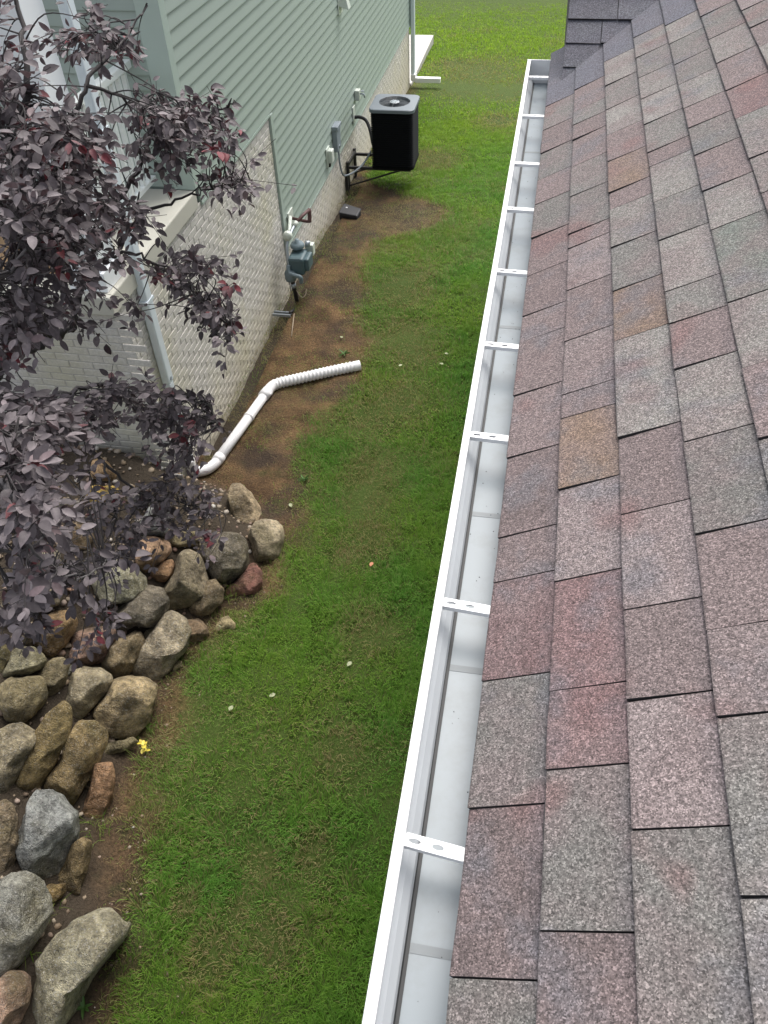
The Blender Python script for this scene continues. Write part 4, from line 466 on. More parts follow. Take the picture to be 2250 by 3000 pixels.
# ---------------------------------------------------------------- gutter
gut = empty('gutter', (-.06, 2, 3.735), 'white gutter along the eave of the shingle roof, clean and empty', 'gutter')
prof = [(-.126,3.826),(-.126,3.846),(-.124,3.848),(-.110,3.848),(-.108,3.846),(-.108,3.830)]
def strip(prof, y0, y1, nseg=24, wob=0):
    b = MB(); v = []; f = []; n = len(prof)
    for j in range(nseg+1):
        y = y0+(y1-y0)*j/nseg; dx = wob*math.sin(y*2.1+1)+wob*.6*math.sin(y*5.3)
        v += [(x+dx, y, z) for x, z in prof]
    for j in range(nseg):
        for i in range(n-1): f.append((j*n+i, j*n+i+1, (j+1)*n+i+1, (j+1)*n+i))
    return b.add(v, f)
strip(prof, -1.5, 4.75, 40, .0006).build('front_lip', M['white'], gut)
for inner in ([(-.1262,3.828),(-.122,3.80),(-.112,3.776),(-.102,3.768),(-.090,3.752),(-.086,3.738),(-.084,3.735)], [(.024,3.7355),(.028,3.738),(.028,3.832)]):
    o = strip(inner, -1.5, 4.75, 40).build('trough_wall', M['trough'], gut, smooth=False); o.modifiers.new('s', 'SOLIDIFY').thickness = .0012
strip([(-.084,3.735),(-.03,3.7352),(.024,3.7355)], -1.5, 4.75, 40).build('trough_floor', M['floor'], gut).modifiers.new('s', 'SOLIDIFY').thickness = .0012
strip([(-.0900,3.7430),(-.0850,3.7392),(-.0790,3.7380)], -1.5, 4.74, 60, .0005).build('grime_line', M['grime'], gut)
MB().box(-.126, .028, 4.745, 4.749, 3.733, 3.846).box(-.128, .03, 4.7455, 4.752, 3.843, 3.8485).build('end_cap', M['white'], gut)
def plate_hole(x0, x1, y0, y1, z, cx, rx, ry, n=20):
    """flat strip with one oval slot"""
    b = MB(); o_ = []; i_ = []
    for k in range(n):
        a = 2*math.pi*(k+.5)/n; c, s = math.cos(a), math.sin(a)
        hx, hy = (x1-x0)/2, (y1-y0)/2; mx = (x0+x1)/2
        dx, dy = c*hx*2, s*hy*2; q = max(abs(dx)/hx, abs(dy)/hy); o_.append((mx+dx/q, (y0+y1)/2+dy/q, z)); i_.append((cx+c*rx, (y0+y1)/2+s*ry, z))
    v = o_+i_+[(p[0], p[1], z-.002) for p in i_]
    f = [(k, (k+1) % n, n+(k+1) % n, n+k) for k in range(n)]+[(n+k, n+(k+1) % n, 2*n+(k+1) % n, 2*n+k) for k in range(n)]
    return b.add(v, f)
HY = [.561,1.082,1.653,2.083,2.531,3.011,3.443,3.993,4.541,.02,-.5]
for i, hy in enumerate(HY):
    b = MB(); hw = .0105; x0, xm, x1 = -.1075, -.072, .03; z = 3.829
    p = plate_hole(x0, xm, hy-hw, hy+hw, z, -.091, .011, .0045); b.add(p.v, p.f)
    p = plate_hole(xm, x1, hy-hw, hy+hw, z, -.05, .0105, .005); b.add(p.v, p.f)
    b.add([(x0,hy-hw,z),(x1,hy-hw,z),(x1,hy-hw,z-.012),(x0,hy-hw,z-.012)], [(0,1,2,3)]).add([(x0,hy+hw,z),(x1,hy+hw,z),(x1,hy+hw,z-.012),(x0,hy+hw,z-.012)], [(0,3,2,1)])
    h = b.build('hanger', M['white'], gut); m_ = h.modifiers.new('s', 'SOLIDIFY'); m_.thickness = .0012
    ang = [-.1,-.07,-.05,-.04,-.04,-.03,-.03,-.02,.02,0,0][i]
    T = Matrix.Translation((-.11, hy, z)) @ Matrix.Rotation(ang, 4, 'Z') @ Matrix.Translation((.11, -hy, -z))
    h.data.transform(T)
# shallow seam marks pressed into the floor and specks of debris
sp = MB()
for k in range(70):
    x, y = random.uniform(-.078, .0), random.uniform(.3, 4.6)**1.0; r = random.choice((.0007,.0009,.0012,.0016))
    sp.lathe([(r,3.7356),(r*.6,3.7366)], (x, y, 0), n=6)
tag(sp.build('debris', M['debris']), 'tiny dark specks of grit lying in the gutter', 'debris', kind='stuff')
M['seam'] = simple('seam', (.132,.150,.162), .5)
for y in (.42,.98,1.45,2.33,3.2,3.8):
    MB().box(-.083, .0, y-.008, y+.008, 3.7353, 3.7358).build('floor_seam', M['seam'], gut)

# ---------------------------------------------------------------- neighbour's house
WX = -3.02
house = empty('green_house', (-6, 12, 0), 'house with pale green siding over a whitish brick foundation, on the left', 'house')
fnd = MB().box(-9.5, WX-.0055, 6.6, 18.88, -1.2, .45).box(-9.5, WX-.0055, 4.8155, 9.0, -1.2, 2.045).build('foundation', M['mortar'], house)
wall = MB().box(-9.5, WX-.022, 6.66, 18.9, .46, 5.0).build('wall', M['siding'], house)
PITCH = .1143; ZB = .45
def sboard(y0, y1, z, name='siding_board'):
    xf = WX+.016; xb = WX-.004; seg = []
    prof = [(xb-.012, z-.002), (xf-.003, z-.002), (xf, z+.002), (xf-.001, z+.012), (xb, z+PITCH+.012), (xb-.012, z+PITCH+.012)]
    n = len(prof); v = [(x, y, zz) for y in (y0, y1) for x, zz in prof]
    f = [(i, (i+1) % n, n+(i+1) % n, n+i) for i in range(n)]+[tuple(range(n))[::-1], tuple(range(n, 2*n))]
    return mesh_obj(name, v, f, M['siding'], wall)
nb = 0
for i in range(50):
    z = ZB+i*PITCH; y0 = 9.03 if z < 2.04 else 6.735
    if z > 4.85: break
    sboard(y0, 18.87, z)
def fboard(x0, x1, z):
    yf = 6.645-.016; yb = 6.645+.004
    prof = [(yb+.012, z-.002), (yf+.003, z-.002), (yf, z+.002), (yf+.001, z+.012), (yb, z+PITCH+.012), (yb+.012, z+PITCH+.012)]
    n = len(prof); v = [(x, y, zz) for x in (x0, x1) for y, zz in prof]
    f = [(i, (i+1) % n, n+(i+1) % n, n+i)[::-1] for i in range(n)]+[tuple(range(n)), tuple(range(n, 2*n))[::-1]]
    return mesh_obj('siding_board', v, f, M['siding'], wall)
for i in range(23):
    z = 2.22+i*PITCH
    fboard(-9.4, WX-.17, z)
MB().box(WX-.17, WX+.03, 6.614, 6.73, 2.21, 5.0).build('corner_post', M['trimgreen'], house, bevel=.004)
MB().box(WX-.09, WX+.024, 18.86, 18.95, .4, 5.0).build('corner_post', M['trimgreen'], house)
MB().box(WX-.01, WX+.026, 8.955, 9.04, .40, 2.04).build('trim_strip', M['trimgreen'], house, bevel=.004)
MB().box(WX-.01, WX+.020, 6.735, 8.95, 2.025, 2.048).box(WX-.01, WX+.02, 9.045, 18.87, .425, .448).build('starter_strip', M['trimgreen'], house)
# upper roof, outside the frame but it shades the wall as a roof does
MB().box(-9.6, WX+.3, 6.35, 19.2, 5.0, 5.1).add([(WX+.3,6.35,5.1),(WX+.3,19.2,5.1),(-6.3,19.2,6.6),(-6.3,6.35,6.6),(-9.6,6.35,5.1),(-9.6,19.2,5.1)],[(0,1,2,3),(3,2,5,4)]).build('roof', M['deck'], house)
# brick pattern of the foundation: every brick its own piece
def brick_mesh(seed):
    random.seed(seed); L, H, D = .1955, .0605, .0055; j = lambda: random.uniform(-.0014, .0014)
    back = [(0,0,0),(0,L,0),(0,L,H),(0,0,H)]
    mid = [(D*.6,.001,.001),(D*.6,L-.001,.001),(D*.6,L-.001,H-.001),(D*.6,.001,H-.001)]
    fr = [(D+j(),.006,.006),(D+j()+.001,L*.5,.005+j()),(D+j(),L-.006,.006),(D+j(),L-.006,H-.006),(D+.001+j(),L*.5,H-.005),(D+j(),.006,H-.006)]
    v = back+mid+fr
    f = [(0,1,5,4),(1,2,6,5),(2,3,7,6),(3,0,4,7),(4,5,10,9,8),(5,6,11,10),(6,7,13,12,11),(7,4,8,13),(8,9,12,13),(9,10,11,12)]
    me = bpy.data.meshes.new('brick'); me.from_pydata(v, [], f); me.materials.append(M['brick']); return me
BM = [brick_mesh(s) for s in range(5)]; random.seed(11)
cand = []
def lay(x, ya, yb, za, zb, front=False):
    r = 0; z = za
    while z < zb-.03:
        y = ya-(.1 if r % 2 else 0)
        while y < yb-.02:
            a_, b_ = max(y, ya), min(y+.1955, yb)
            if b_-a_ > .03: cand.append((a_, b_, z, front))
            y += .2035
        z += .067; r += 1
lay(WX, 4.81, 8.95, -.35+.0, 2.03); lay(WX, 9.045, 18.86, -1.1, .42); lay(4.8, 3.03, 6.2, .25, 2.03, True)
camp = cam.matrix_world.translation; inv = cam.matrix_world.inverted()
def project(p):
    q = inv @ Vector(p); 
    if q.z > -.05: return None
    return (1125+2350*q.x/-q.z, 1500-2350*q.y/-q.z, -q.z)
def frame_ok(pr, m=30): return pr is not None and -m < pr[0] < 2250+m and -m < pr[1] < 3000+m
scored = []
for c in cand:
    a_, b_, z, fr = c
    p = (-(a_+b_)/2, 4.8, z+.03) if fr else (WX, (a_+b_)/2, z+.03)
    pr = project(p); g = float(terr(p[0], p[1]))
    vis = frame_ok(pr) and z > g-.05 and not (fr and pr[0] < 100)
    scored.append(((-1e9 if not vis else -pr[2]*(1.6 if fr else 1)), c))
scored.sort(key=lambda s: -s[0])
rest = MB()
for i, (s_, c) in enumerate(scored):
    a_, b_, z, fr = c; me = random.choice(BM)
    L = b_-a_
    if fr: T = Matrix.Translation((-a_, 4.8155, z)) @ Matrix.Rotation(-math.pi/2, 4, 'Z') @ Matrix.Diagonal((1, L/.1955, 1, 1))
    else: T = Matrix.Translation((WX-.0055+random.uniform(-.0008,.0008), a_, z)) @ Matrix.Diagonal((1, L/.1955, 1, 1))
    if i < 300 and s_ > -1e8:
        o = bpy.data.objects.new('brick', me); link(o, fnd); o.matrix_parent_inverse = fnd.matrix_world.inverted(); o.matrix_world = T
    else: rest.add([T @ v.co for v in me.vertices], [tuple(p.vertices) for p in me.polygons])
tag(rest.build('brick_courses', M['brick'], fnd), kind='stuff')
# porch
MB().box(-6.3, WX+.03, 4.765, 6.615, 2.055, 2.21).build('porch_slab', M['slab'], house, bevel=.012)
MB().box(-3.28, -3.08, 4.86, 6.62, 4.75, 4.98).build('porch_beam', M['fascia'], house)
col_ = empty('porch_column', (-3.18, 4.98, 2.21), 'square white column at the corner of the porch, behind purple leaves', 'column')
MB().box(-3.31, -3.05, 4.86, 5.12, 2.36, 4.75).build('shaft', M['column'], col_, bevel=.006)
MB().box(-3.33, -3.03, 4.84, 5.14, 2.21, 2.36).build('plinth', M['column'], col_, bevel=.006)
rail = empty('porch_railing', (-3.35, 5.9, 2.21), 'white porch railing with slim balusters, seen through purple leaves', 'railing')
MB().box(-3.40, -3.32, 5.14, 6.61, 3.20, 3.26).build('top_rail', M['railwhite'], rail, bevel=.008)
MB().box(-3.385, -3.335, 5.14, 6.61, 2.29, 2.33).build('bottom_rail', M['railwhite'], rail)
for k in range(12):
    y = 5.21+k*.118; MB().box(-3.378, -3.342, y-.018, y+.018, 2.33, 3.2).build('baluster', M['railwhite'], rail)
# brown mat on the porch floor
mat_ = empty('porch_mat', (-3.95, 5.6, 2.21), 'tan brown mat lying on the porch floor, glimpsed through purple leaves', 'mat')
MB().box(-4.5, -3.42, 5.02, 6.25, 2.2105, 2.228).build('mat_body', M['flag'], mat_, bevel=.005)
MB().box(-4.53, -3.39, 4.99, 5.02, 2.2105, 2.232).box(-4.53, -3.39, 6.25, 6.28, 2.2105, 2.232).box(-4.53, -4.5, 5.02, 6.25, 2.2105, 2.232).box(-3.42, -3.39, 5.02, 6.25, 2.2105, 2.232).build('border', M['bark'], mat_)

# ---------------------------------------------------------------- downspouts and drain pipe
def rectpipe(b, y0, y1, x0, x1, z0, z1): return b.box(x0, x1, y0, y1, z0, z1)
ds = empty('downspout', (-2.97, 5.25, 0), 'pale blue white downspout on the brick near the porch corner', 'downspout')
b = MB()
for q in range(1): b.box(WX+.004, WX+.074, 5.205, 5.305, 1.12, 4.7)
b.build('pipe', M['downspout'], ds, bevel=.012)
b = MB(); b.box(WX+.012, WX+.070, 5.212, 5.298, .12, 1.118); b.build('lower_pipe', M['downspout'], ds, bevel=.012)
for z in (1.9, 3.2): MB().box(WX+.002, WX+.078, 5.19, 5.32, z, z+.025).build('strap', M['downspout'], ds)
MB().lathe([(.018, WX+.074), (.018, WX+.078)], (0, 5.25, 1.16), 'x', 12).build('screw_cap', M['boxgrey'], ds)
pv = empty('drain_pipe', (-2.7, 6.2, 0), 'white drain pipe lying on bare soil, ending in a ribbed flexible section', 'pipe')
R0 = .051
elbow = spline([(-2.985,5.255,.22),(-2.985,5.252,.12),(-2.955,5.262,.065),(-2.90,5.285,.055),(-2.845,5.335,.054),(-2.805,5.42,.054),(-2.795,5.5,.054)], 5)
MB().tube(elbow, R0, 18).build('elbow', M['pvc'], pv, True)
MB().tube([(-2.797,5.47,.054),(-2.735,5.87,.054),(-2.632,6.56,.056)], R0-.001, 20).build('straight_pipe', M['pvc'], pv, True)
MB().tube([(-2.803,5.44,.054),(-2.790,5.52,.054)], R0+.005, 20).build('collar', M['pvc'], pv, True)
MB().tube([(-2.695,6.13,.055),(-2.689,6.165,.055)], R0+.004, 20).build('collar', M['pvc'], pv, True)
cp = MB().tube([(-2.645,6.50,.056),(-2.620,6.61,.057)], R0+.009, 20).box(-2.60,-2.565,6.535,6.565,.05,.075); cp.build('coupling', M['pvc'], pv, True)
path = spline([(-2.622,6.60,.057),(-2.595,6.70,.058),(-2.52,6.775,.058),(-2.42,6.83,.058),(-2.27,6.915,.058),(-2.12,7.0,.058),(-1.92,7.11,.057),(-1.735,7.205,.057)], 30)
rr = []
L_ = 0; Ls = [0]
for i in range(1, len(path)): L_ += (path[i]-path[i-1]).length; Ls.append(L_)
for l in Ls:
    ribbed = l > .13 and l < L_-.07
    rr.append(.056+(.0045*math.copysign(abs(math.sin(l/.0215*math.pi))**.6, math.sin(l/.0215*math.pi)) if ribbed else 0))
c = MB().tube(path, .05, 20, False, rr); c.build('ribbed_pipe', M['pvc'], pv, True).modifiers.new('s', 'SOLIDIFY').thickness = .003
ds2 = empty('downspout', (-2.96, 18.95, -.7), 'grey white downspout at the far corner of the green house, turning out over the lawn', 'downspout')
MB().box(WX+.03, WX+.11, 18.83, 18.96, -.55, 4.9).build('pipe', M['downspout'], ds2, bevel=.012)
MB().add([(WX+.03,18.8,-.62),(WX+.14,18.8,-.66),(WX+.14,18.95,-.66),(WX+.03,18.95,-.62),(WX+.03,18.8,-.5),(WX+.14,18.8,-.5),(WX+.14,18.95,-.5),(WX+.03,18.95,-.5)], [(0,1,2,3),(4,7,6,5),(0,4,5,1),(1,5,6,2),(2,6,7,3),(3,7,4,0)]).build('elbow', M['white'], ds2, bevel=.01)
MB().box(WX+.12, -2.34, 18.79, 18.91, -.66, -.56).build('outlet', M['white'], ds2, bevel=.01)

# ---------------------------------------------------------------- air conditioner on a wall bracket
AX0, AX1, AY0, AY1, AZ0, AZ1 = -2.59, -1.93, 12.33, 13.0, .1, .98
ac = empty('air_conditioner', (-2.26, 12.66, .1), 'black air conditioner with a grey top hung on a bracket from the brick wall', 'air conditioner')
def rrect(x0, x1, y0, y1, r, n=5):
    pts = []
    for cx, cy, a0 in ((x1-r,y1-r,0),(x0+r,y1-r,90),(x0+r,y0+r,180),(x1-r,y0+r,270)):
        for k in range(n+1): a_ = R(a0+90*k/n); pts.append((cx+r*math.cos(a_), cy+r*math.sin(a_)))
    return pts
def ext(b, pts, z0, z1, cap=True):
    n = len(pts); v = [(x,y,z0) for x,y in pts]+[(x,y,z1) for x,y in pts]
    f = [(i,(i+1)%n,n+(i+1)%n,n+i) for i in range(n)]
    if cap: f += [tuple(range(n))[::-1], tuple(range(n,2*n))]
    return b.add(v, f)
ext(MB(), rrect(AX0+.02,AX1-.02,AY0+.02,AY1-.02,.07), AZ0+.02, AZ1-.04).build('core', M['acblack'], ac)
for k in range(26):
    z = AZ0+.05+k*.0305
    b = MB(); P1 = rrect(AX0+.004,AX1-.004,AY0+.004,AY1-.004,.08); P2 = rrect(AX0+.014,AX1-.014,AY0+.014,AY1-.014,.075); n = len(P1)
    v = [(x,y,z) for x,y in P1]+[(x,y,z+.014) for x,y in P2]+[(x,y,z-.004) for x,y in P2]
    f = [(i,(i+1)%n,n+(i+1)%n,n+i) for i in range(n)]+[(2*n+i,2*n+(i+1)%n,(i+1)%n,i) for i in range(n)]
    b.add(v, f).build('louver', M['acblack'], ac)
ext(MB(), rrect(AX0,AX1,AY0,AY1,.08), AZ0, AZ0+.03).build('base_pan', M['acblack'], ac)
cx, cy = (AX0+AX1)/2, (AY0+AY1)/2
b = MB(); n = 48; outr = rrect(AX0-.012,AX1+.012,AY0-.012,AY1+.012,.09, 11); m_ = len(outr)
inn = [(cx+.235*math.cos(2*math.pi*k/m_), cy+.235*math.sin(2*math.pi*k/m_)) for k in range(m_)]
sh = min(range(m_), key=lambda s: sum((outr[(i+s)%m_][0]-inn[i][0])**2+(outr[(i+s)%m_][1]-inn[i][1])**2 for i in range(m_)))
outr = [outr[(i+sh)%m_] for i in range(m_)]
o2 = [(cx+(x-cx)*.97, cy+(y-cy)*.97) for x, y in outr]
v = [(x,y,AZ1-.05) for x,y in outr]+[(x,y,AZ1-.008) for x,y in outr]+[(x,y,AZ1) for x,y in o2]+[(x,y,AZ1+.006) for x,y in inn]+[(x,y,AZ1-.03) for x,y in inn]
f = [(r*m_+i, r*m_+(i+1)%m_, (r+1)*m_+(i+1)%m_, (r+1)*m_+i) for r in range(4) for i in range(m_)]
b.add(v, f).build('top_cover', M['actop'], ac)
b = MB(); b.lathe([(.234,AZ1-.035),(.234,AZ1-.03)], (cx,cy,0), n=32); b.build('fan_well', M['acgrille'], ac)
g = MB()
for q in range(9):
    r = .065+q*.021; g.tube([(cx+r*math.cos(2*math.pi*k/32), cy+r*math.sin(2*math.pi*k/32), AZ1+.004) for k in range(33)], .0028, 5, False)
for q in range(8):
    a_ = q*math.pi/4; g.tube([(cx+.06*math.cos(a_),cy+.06*math.sin(a_),AZ1+.006),(cx+.236*math.cos(a_),cy+.236*math.sin(a_),AZ1+.006)], .003, 5)
g.build('fan_guard', M['acgrille'], ac)
h_ = MB().lathe([(.075,AZ1-.005),(.075,AZ1+.004),(.06,AZ1+.010),(.02,AZ1+.012)], (cx,cy,0), n=24)
for q in range(4):
    a_ = q*math.pi/2+.6; h_.lathe([(.014,AZ1+.01),(.010,AZ1+.018)], (cx+.045*math.cos(a_),cy+.045*math.sin(a_),0), n=10)
h_.build('fan_hub', M['achub'], ac)
br = empty('wall_bracket', (-2.98, 12.6, 0), 'dark iron wall bracket holding up the black air conditioner', 'bracket')
for y in (12.42, 12.95):
    MB().box(WX+.012, -1.98, y-.02, y+.02, .055, .095).build('arm', M['iron'], br)
    MB().box(WX+.012, WX+.055, y-.025, y+.025, -.28, .16).build('upright', M['iron'], br)
    MB().tube([(WX+.03,y,-.22),(-2.15,y,.06)], .014, 8).build('brace', M['iron'], br)
MB().box(WX+.03, WX+.06, 12.44, 12.93, .10, .14).build('cross_bar', M['iron'], br)
MB().box(WX+.013, WX+.05, 12.3, 12.36, -.33, .0).build('cross_bar', M['iron'], br)
ls = empty('refrigerant_line', (-2.97, 13.1, .6), 'black insulated hose curving from a cream wall plate to the air conditioner', 'hose')
MB().box(WX+.012, WX+.03, 13.03, 13.2, .5, .75).build('wall_plate', M['cream'], ls, bevel=.004)
MB().tube(spline([(WX+.02,13.12,.58),(-2.9,13.12,.585),(-2.8,13.1,.54),(-2.72,13.0,.42),(-2.67,12.9,.28),(-2.61,12.8,.2)],6), .026, 12).build('sleeve', M['rubber'], ls, True)
hb = empty('hose_tap', (-2.95, 13.35, .85), 'small pale outlet with a metal tap on the siding behind the air conditioner', 'tap')
MB().box(WX+.014, WX+.09, 13.25, 13.38, .78, .93).build('housing', M['cream'], hb, bevel=.008)
MB().tube([(WX+.09,13.32,.87),(WX+.15,13.33,.86),(WX+.16,13.33,.81)], .013, 8).build('spout', M['galv'], hb, True)
MB().lathe([(.028,.90),(.028,.91)], (WX+.13,13.33,0), n=10).build('handle', M['galv'], hb)
dc = empty('disconnect_box', (-2.97, 11.8, .8), 'grey electrical disconnect box on the siding left of the air conditioner', 'electrical box')
MB().box(WX+.012, WX+.085, 11.66, 11.88, .60, .93).build('housing', M['boxgrey'], dc, bevel=.006)
MB().box(WX+.012, WX+.105, 11.645, 11.895, .90, .955).build('hood', M['boxgrey'], dc, bevel=.006)
MB().box(WX+.085, WX+.095, 11.75, 11.8, .63, .66).build('latch', M['galv'], dc)
cd = MB().tube(spline([(WX+.05,11.82,.60),(WX+.05,11.86,.35),(WX+.06,11.95,.16),(WX+.10,12.06,.10),(WX+.2,12.2,.11),(-2.72,12.4,.16),(-2.62,12.52,.3)],8), .014, 10).build('conduit', M['boxgrey'], dc, True)
ob = empty('outlet_box', (-2.97, 11.3, .7), 'small cream weatherproof outlet with a clear cover below the disconnect box', 'outlet')
MB().box(WX+.012, WX+.03, 11.22, 11.40, .55, .80).build('wall_plate', M['cream'], ob, bevel=.004)
MB().box(WX+.03, WX+.10, 11.245, 11.375, .60, .775).build('cover', M['cream'], ob, bevel=.014)
MB().box(WX+.02, WX+.05, 11.28, 11.34, .535, .575).build('hasp', M['iron'], ob)
vt = empty('dryer_vent', (-2.95, 12.6, 2.2), 'white hooded vent on the green siding at the top of the picture', 'vent')
MB().box(WX+.012, WX+.026, 12.5, 12.74, 2.14, 2.42).build('flange', M['cream'], vt, bevel=.003)
MB().add([(WX+.026,12.53,2.24),(WX+.026,12.71,2.24),(WX+.026,12.71,2.4),(WX+.026,12.53,2.4),(WX+.16,12.54,2.2),(WX+.16,12.70,2.2),(WX+.13,12.69,2.33),(WX+.13,12.55,2.33)],[(0,4,7,3),(1,2,6,5),(3,7,6,2),(4,5,6,7),(0,1,5,4)]).build('hood', M['cream'], vt, bevel=.012)
bx = empty('bait_box', (-2.7, 11.22, 0), 'low black plastic box with a sloping lid on the bare soil', 'box')
gz = float(terr(-2.7, 11.22))
MB().add([(-2.85,11.1,gz-.02),(-2.57,11.06,gz-.02),(-2.54,11.27,gz-.02),(-2.83,11.36,gz-.02),(-2.85,11.1,gz+.09),(-2.57,11.06,gz+.07),(-2.55,11.26,gz+.09),(-2.82,11.35,gz+.115)],[(0,3,2,1),(4,5,6,7),(0,1,5,4),(1,2,6,5),(2,3,7,6),(3,0,4,7)]).build('body', M['blackbox'], bx, bevel=.02)
MB().add([(-2.86,11.09,gz+.088),(-2.56,11.05,gz+.068),(-2.535,11.27,gz+.088),(-2.83,11.37,gz+.113),(-2.85,11.1,gz+.105),(-2.575,11.065,gz+.085),(-2.55,11.255,gz+.105),(-2.82,11.35,gz+.13)],[(0,3,2,1),(4,5,6,7),(0,1,5,4),(1,2,6,5),(2,3,7,6),(3,0,4,7)]).build('lid', M['blackbox'], bx, bevel=.012)
MB().box(-2.77,-2.745,11.22,11.25,gz+.112,gz+.121).build('sticker', M['white'], bx)

# ---------------------------------------------------------------- gas meter
gm = empty('gas_meter', (-2.8, 8.7, 0), 'grey gas meter with a rust red pipe loop beside the brick wall', 'gas meter')
MB().box(WX+.012, WX+.03, 9.16, 9.36, .64, .82).build('wall_plate', M['cream'], gm, bevel=.004)
MB().tube([(WX+.03,9.22,.74),(-2.76,9.15,.74),(-2.72,9.14,.75)], .019, 10).build('red_pipe', M['redpipe'], gm, True)
MB().tube(spline([(-2.72,9.13,.74),(-2.72,9.15,.80),(-2.72,9.17,.88)],3), .024, 10).build('red_elbow', M['redpipe'], gm, True)
MB().tube([(-2.72,9.17,.885),(-2.76,9.0,.885),(-2.83,8.88,.83)], .02, 10).build('red_pipe', M['redpipe'], gm, True)
MB().tube([(-2.815,8.91,.845),(-2.835,8.86,.815)], .028, 12).build('union', M['cream'], gm, True)
MB().tube([(WX+.05,9.16,.78),(-2.93,8.95,.72),(-2.92,8.86,.70)], .022, 10).build('vent_tube', M['cream'], gm, True)
MB().lathe([(.05,8.60),(.055,8.63),(.055,8.66),(.03,8.69)], (-2.86,0,.80), 'y', 16).build('vent_cap', M['cream'], gm, True)
MB().tube(spline([(-2.835,8.86,.815),(-2.85,8.78,.79),(-2.86,8.66,.76),(-2.865,8.58,.70),(-2.86,8.54,.60),(-2.85,8.52,.5)],5), .02, 12).build('gas_pipe', M['galv'], gm, True)
MB().lathe([(.02,.60),(.075,.615),(.085,.63),(.085,.65),(.07,.675),(.03,.69),(.025,.72)], (-2.78,8.72,0), n=20).build('regulator', M['metergrey'], gm, True)
MB().lathe([(.03,0),(.036,.01),(.036,.05),(.02,.055)], (-2.70,8.80,.63), 'x', 14).build('regulator_cap', M['galv'], gm, True)
MB().box(-2.86,-2.66,8.50,8.78,.36,.585).build('meter_body', M['meterdark'], gm, bevel=.035)
MB().box(-2.67,-2.61,8.54,8.76,.40,.56).build('index_case', M['meterdark'], gm, bevel=.02)
MB().box(-2.72,-2.62,8.82,8.92,.46,.60).build('index_cover', M['cream'], gm, bevel=.008)
MB().tube(spline([(-2.85,8.50,.5),(-2.84,8.46,.42),(-2.76,8.44,.40),(-2.70,8.44,.38),(-2.70,8.46,.30)],5), .026, 12).build('outlet_pipe', M['metergrey'], gm, True)
MB().lathe([(.06,.30),(.07,.33),(.07,.40),(.05,.43)], (-2.84,8.50,0), n=16).build('union', M['metergrey'], gm, True)
MB().tube([(-2.83,8.50,.36),(-2.82,8.52,.2),(-2.80,8.54,-.1)], .027, 12).build('riser', M['iron'], gm, True)
MB().lathe([(.03,.20),(.034,.22),(.03,.25)], (-2.82,8.51,0), n=12).build('riser_collar', M['galv'], gm, True)
MB().box(-3.0,-2.78,8.12,8.14,.02,.05).box(-3.0,-2.78,8.18,8.2,.02,.05).build('stand', M['galv'], gm)
MB().tube([(-2.79,8.16,.06),(-2.80,8.3,.0),(-2.81,8.5,-.05)], .018, 8).build('stand_foot', M['iron'], gm, True)
MB().tube(spline([(-2.80,8.52,.16),(-2.72,8.46,.10),(-2.68,8.50,.11),(-2.68,8.56,.15)],6), .005, 6).build('tracer_wire', M['lead'], gm, True)
MB().tube([(-2.74,8.16,.05),(-2.66,7.72,.02)], .006, 6).build('ground_rod', M['lead'], gm, True)

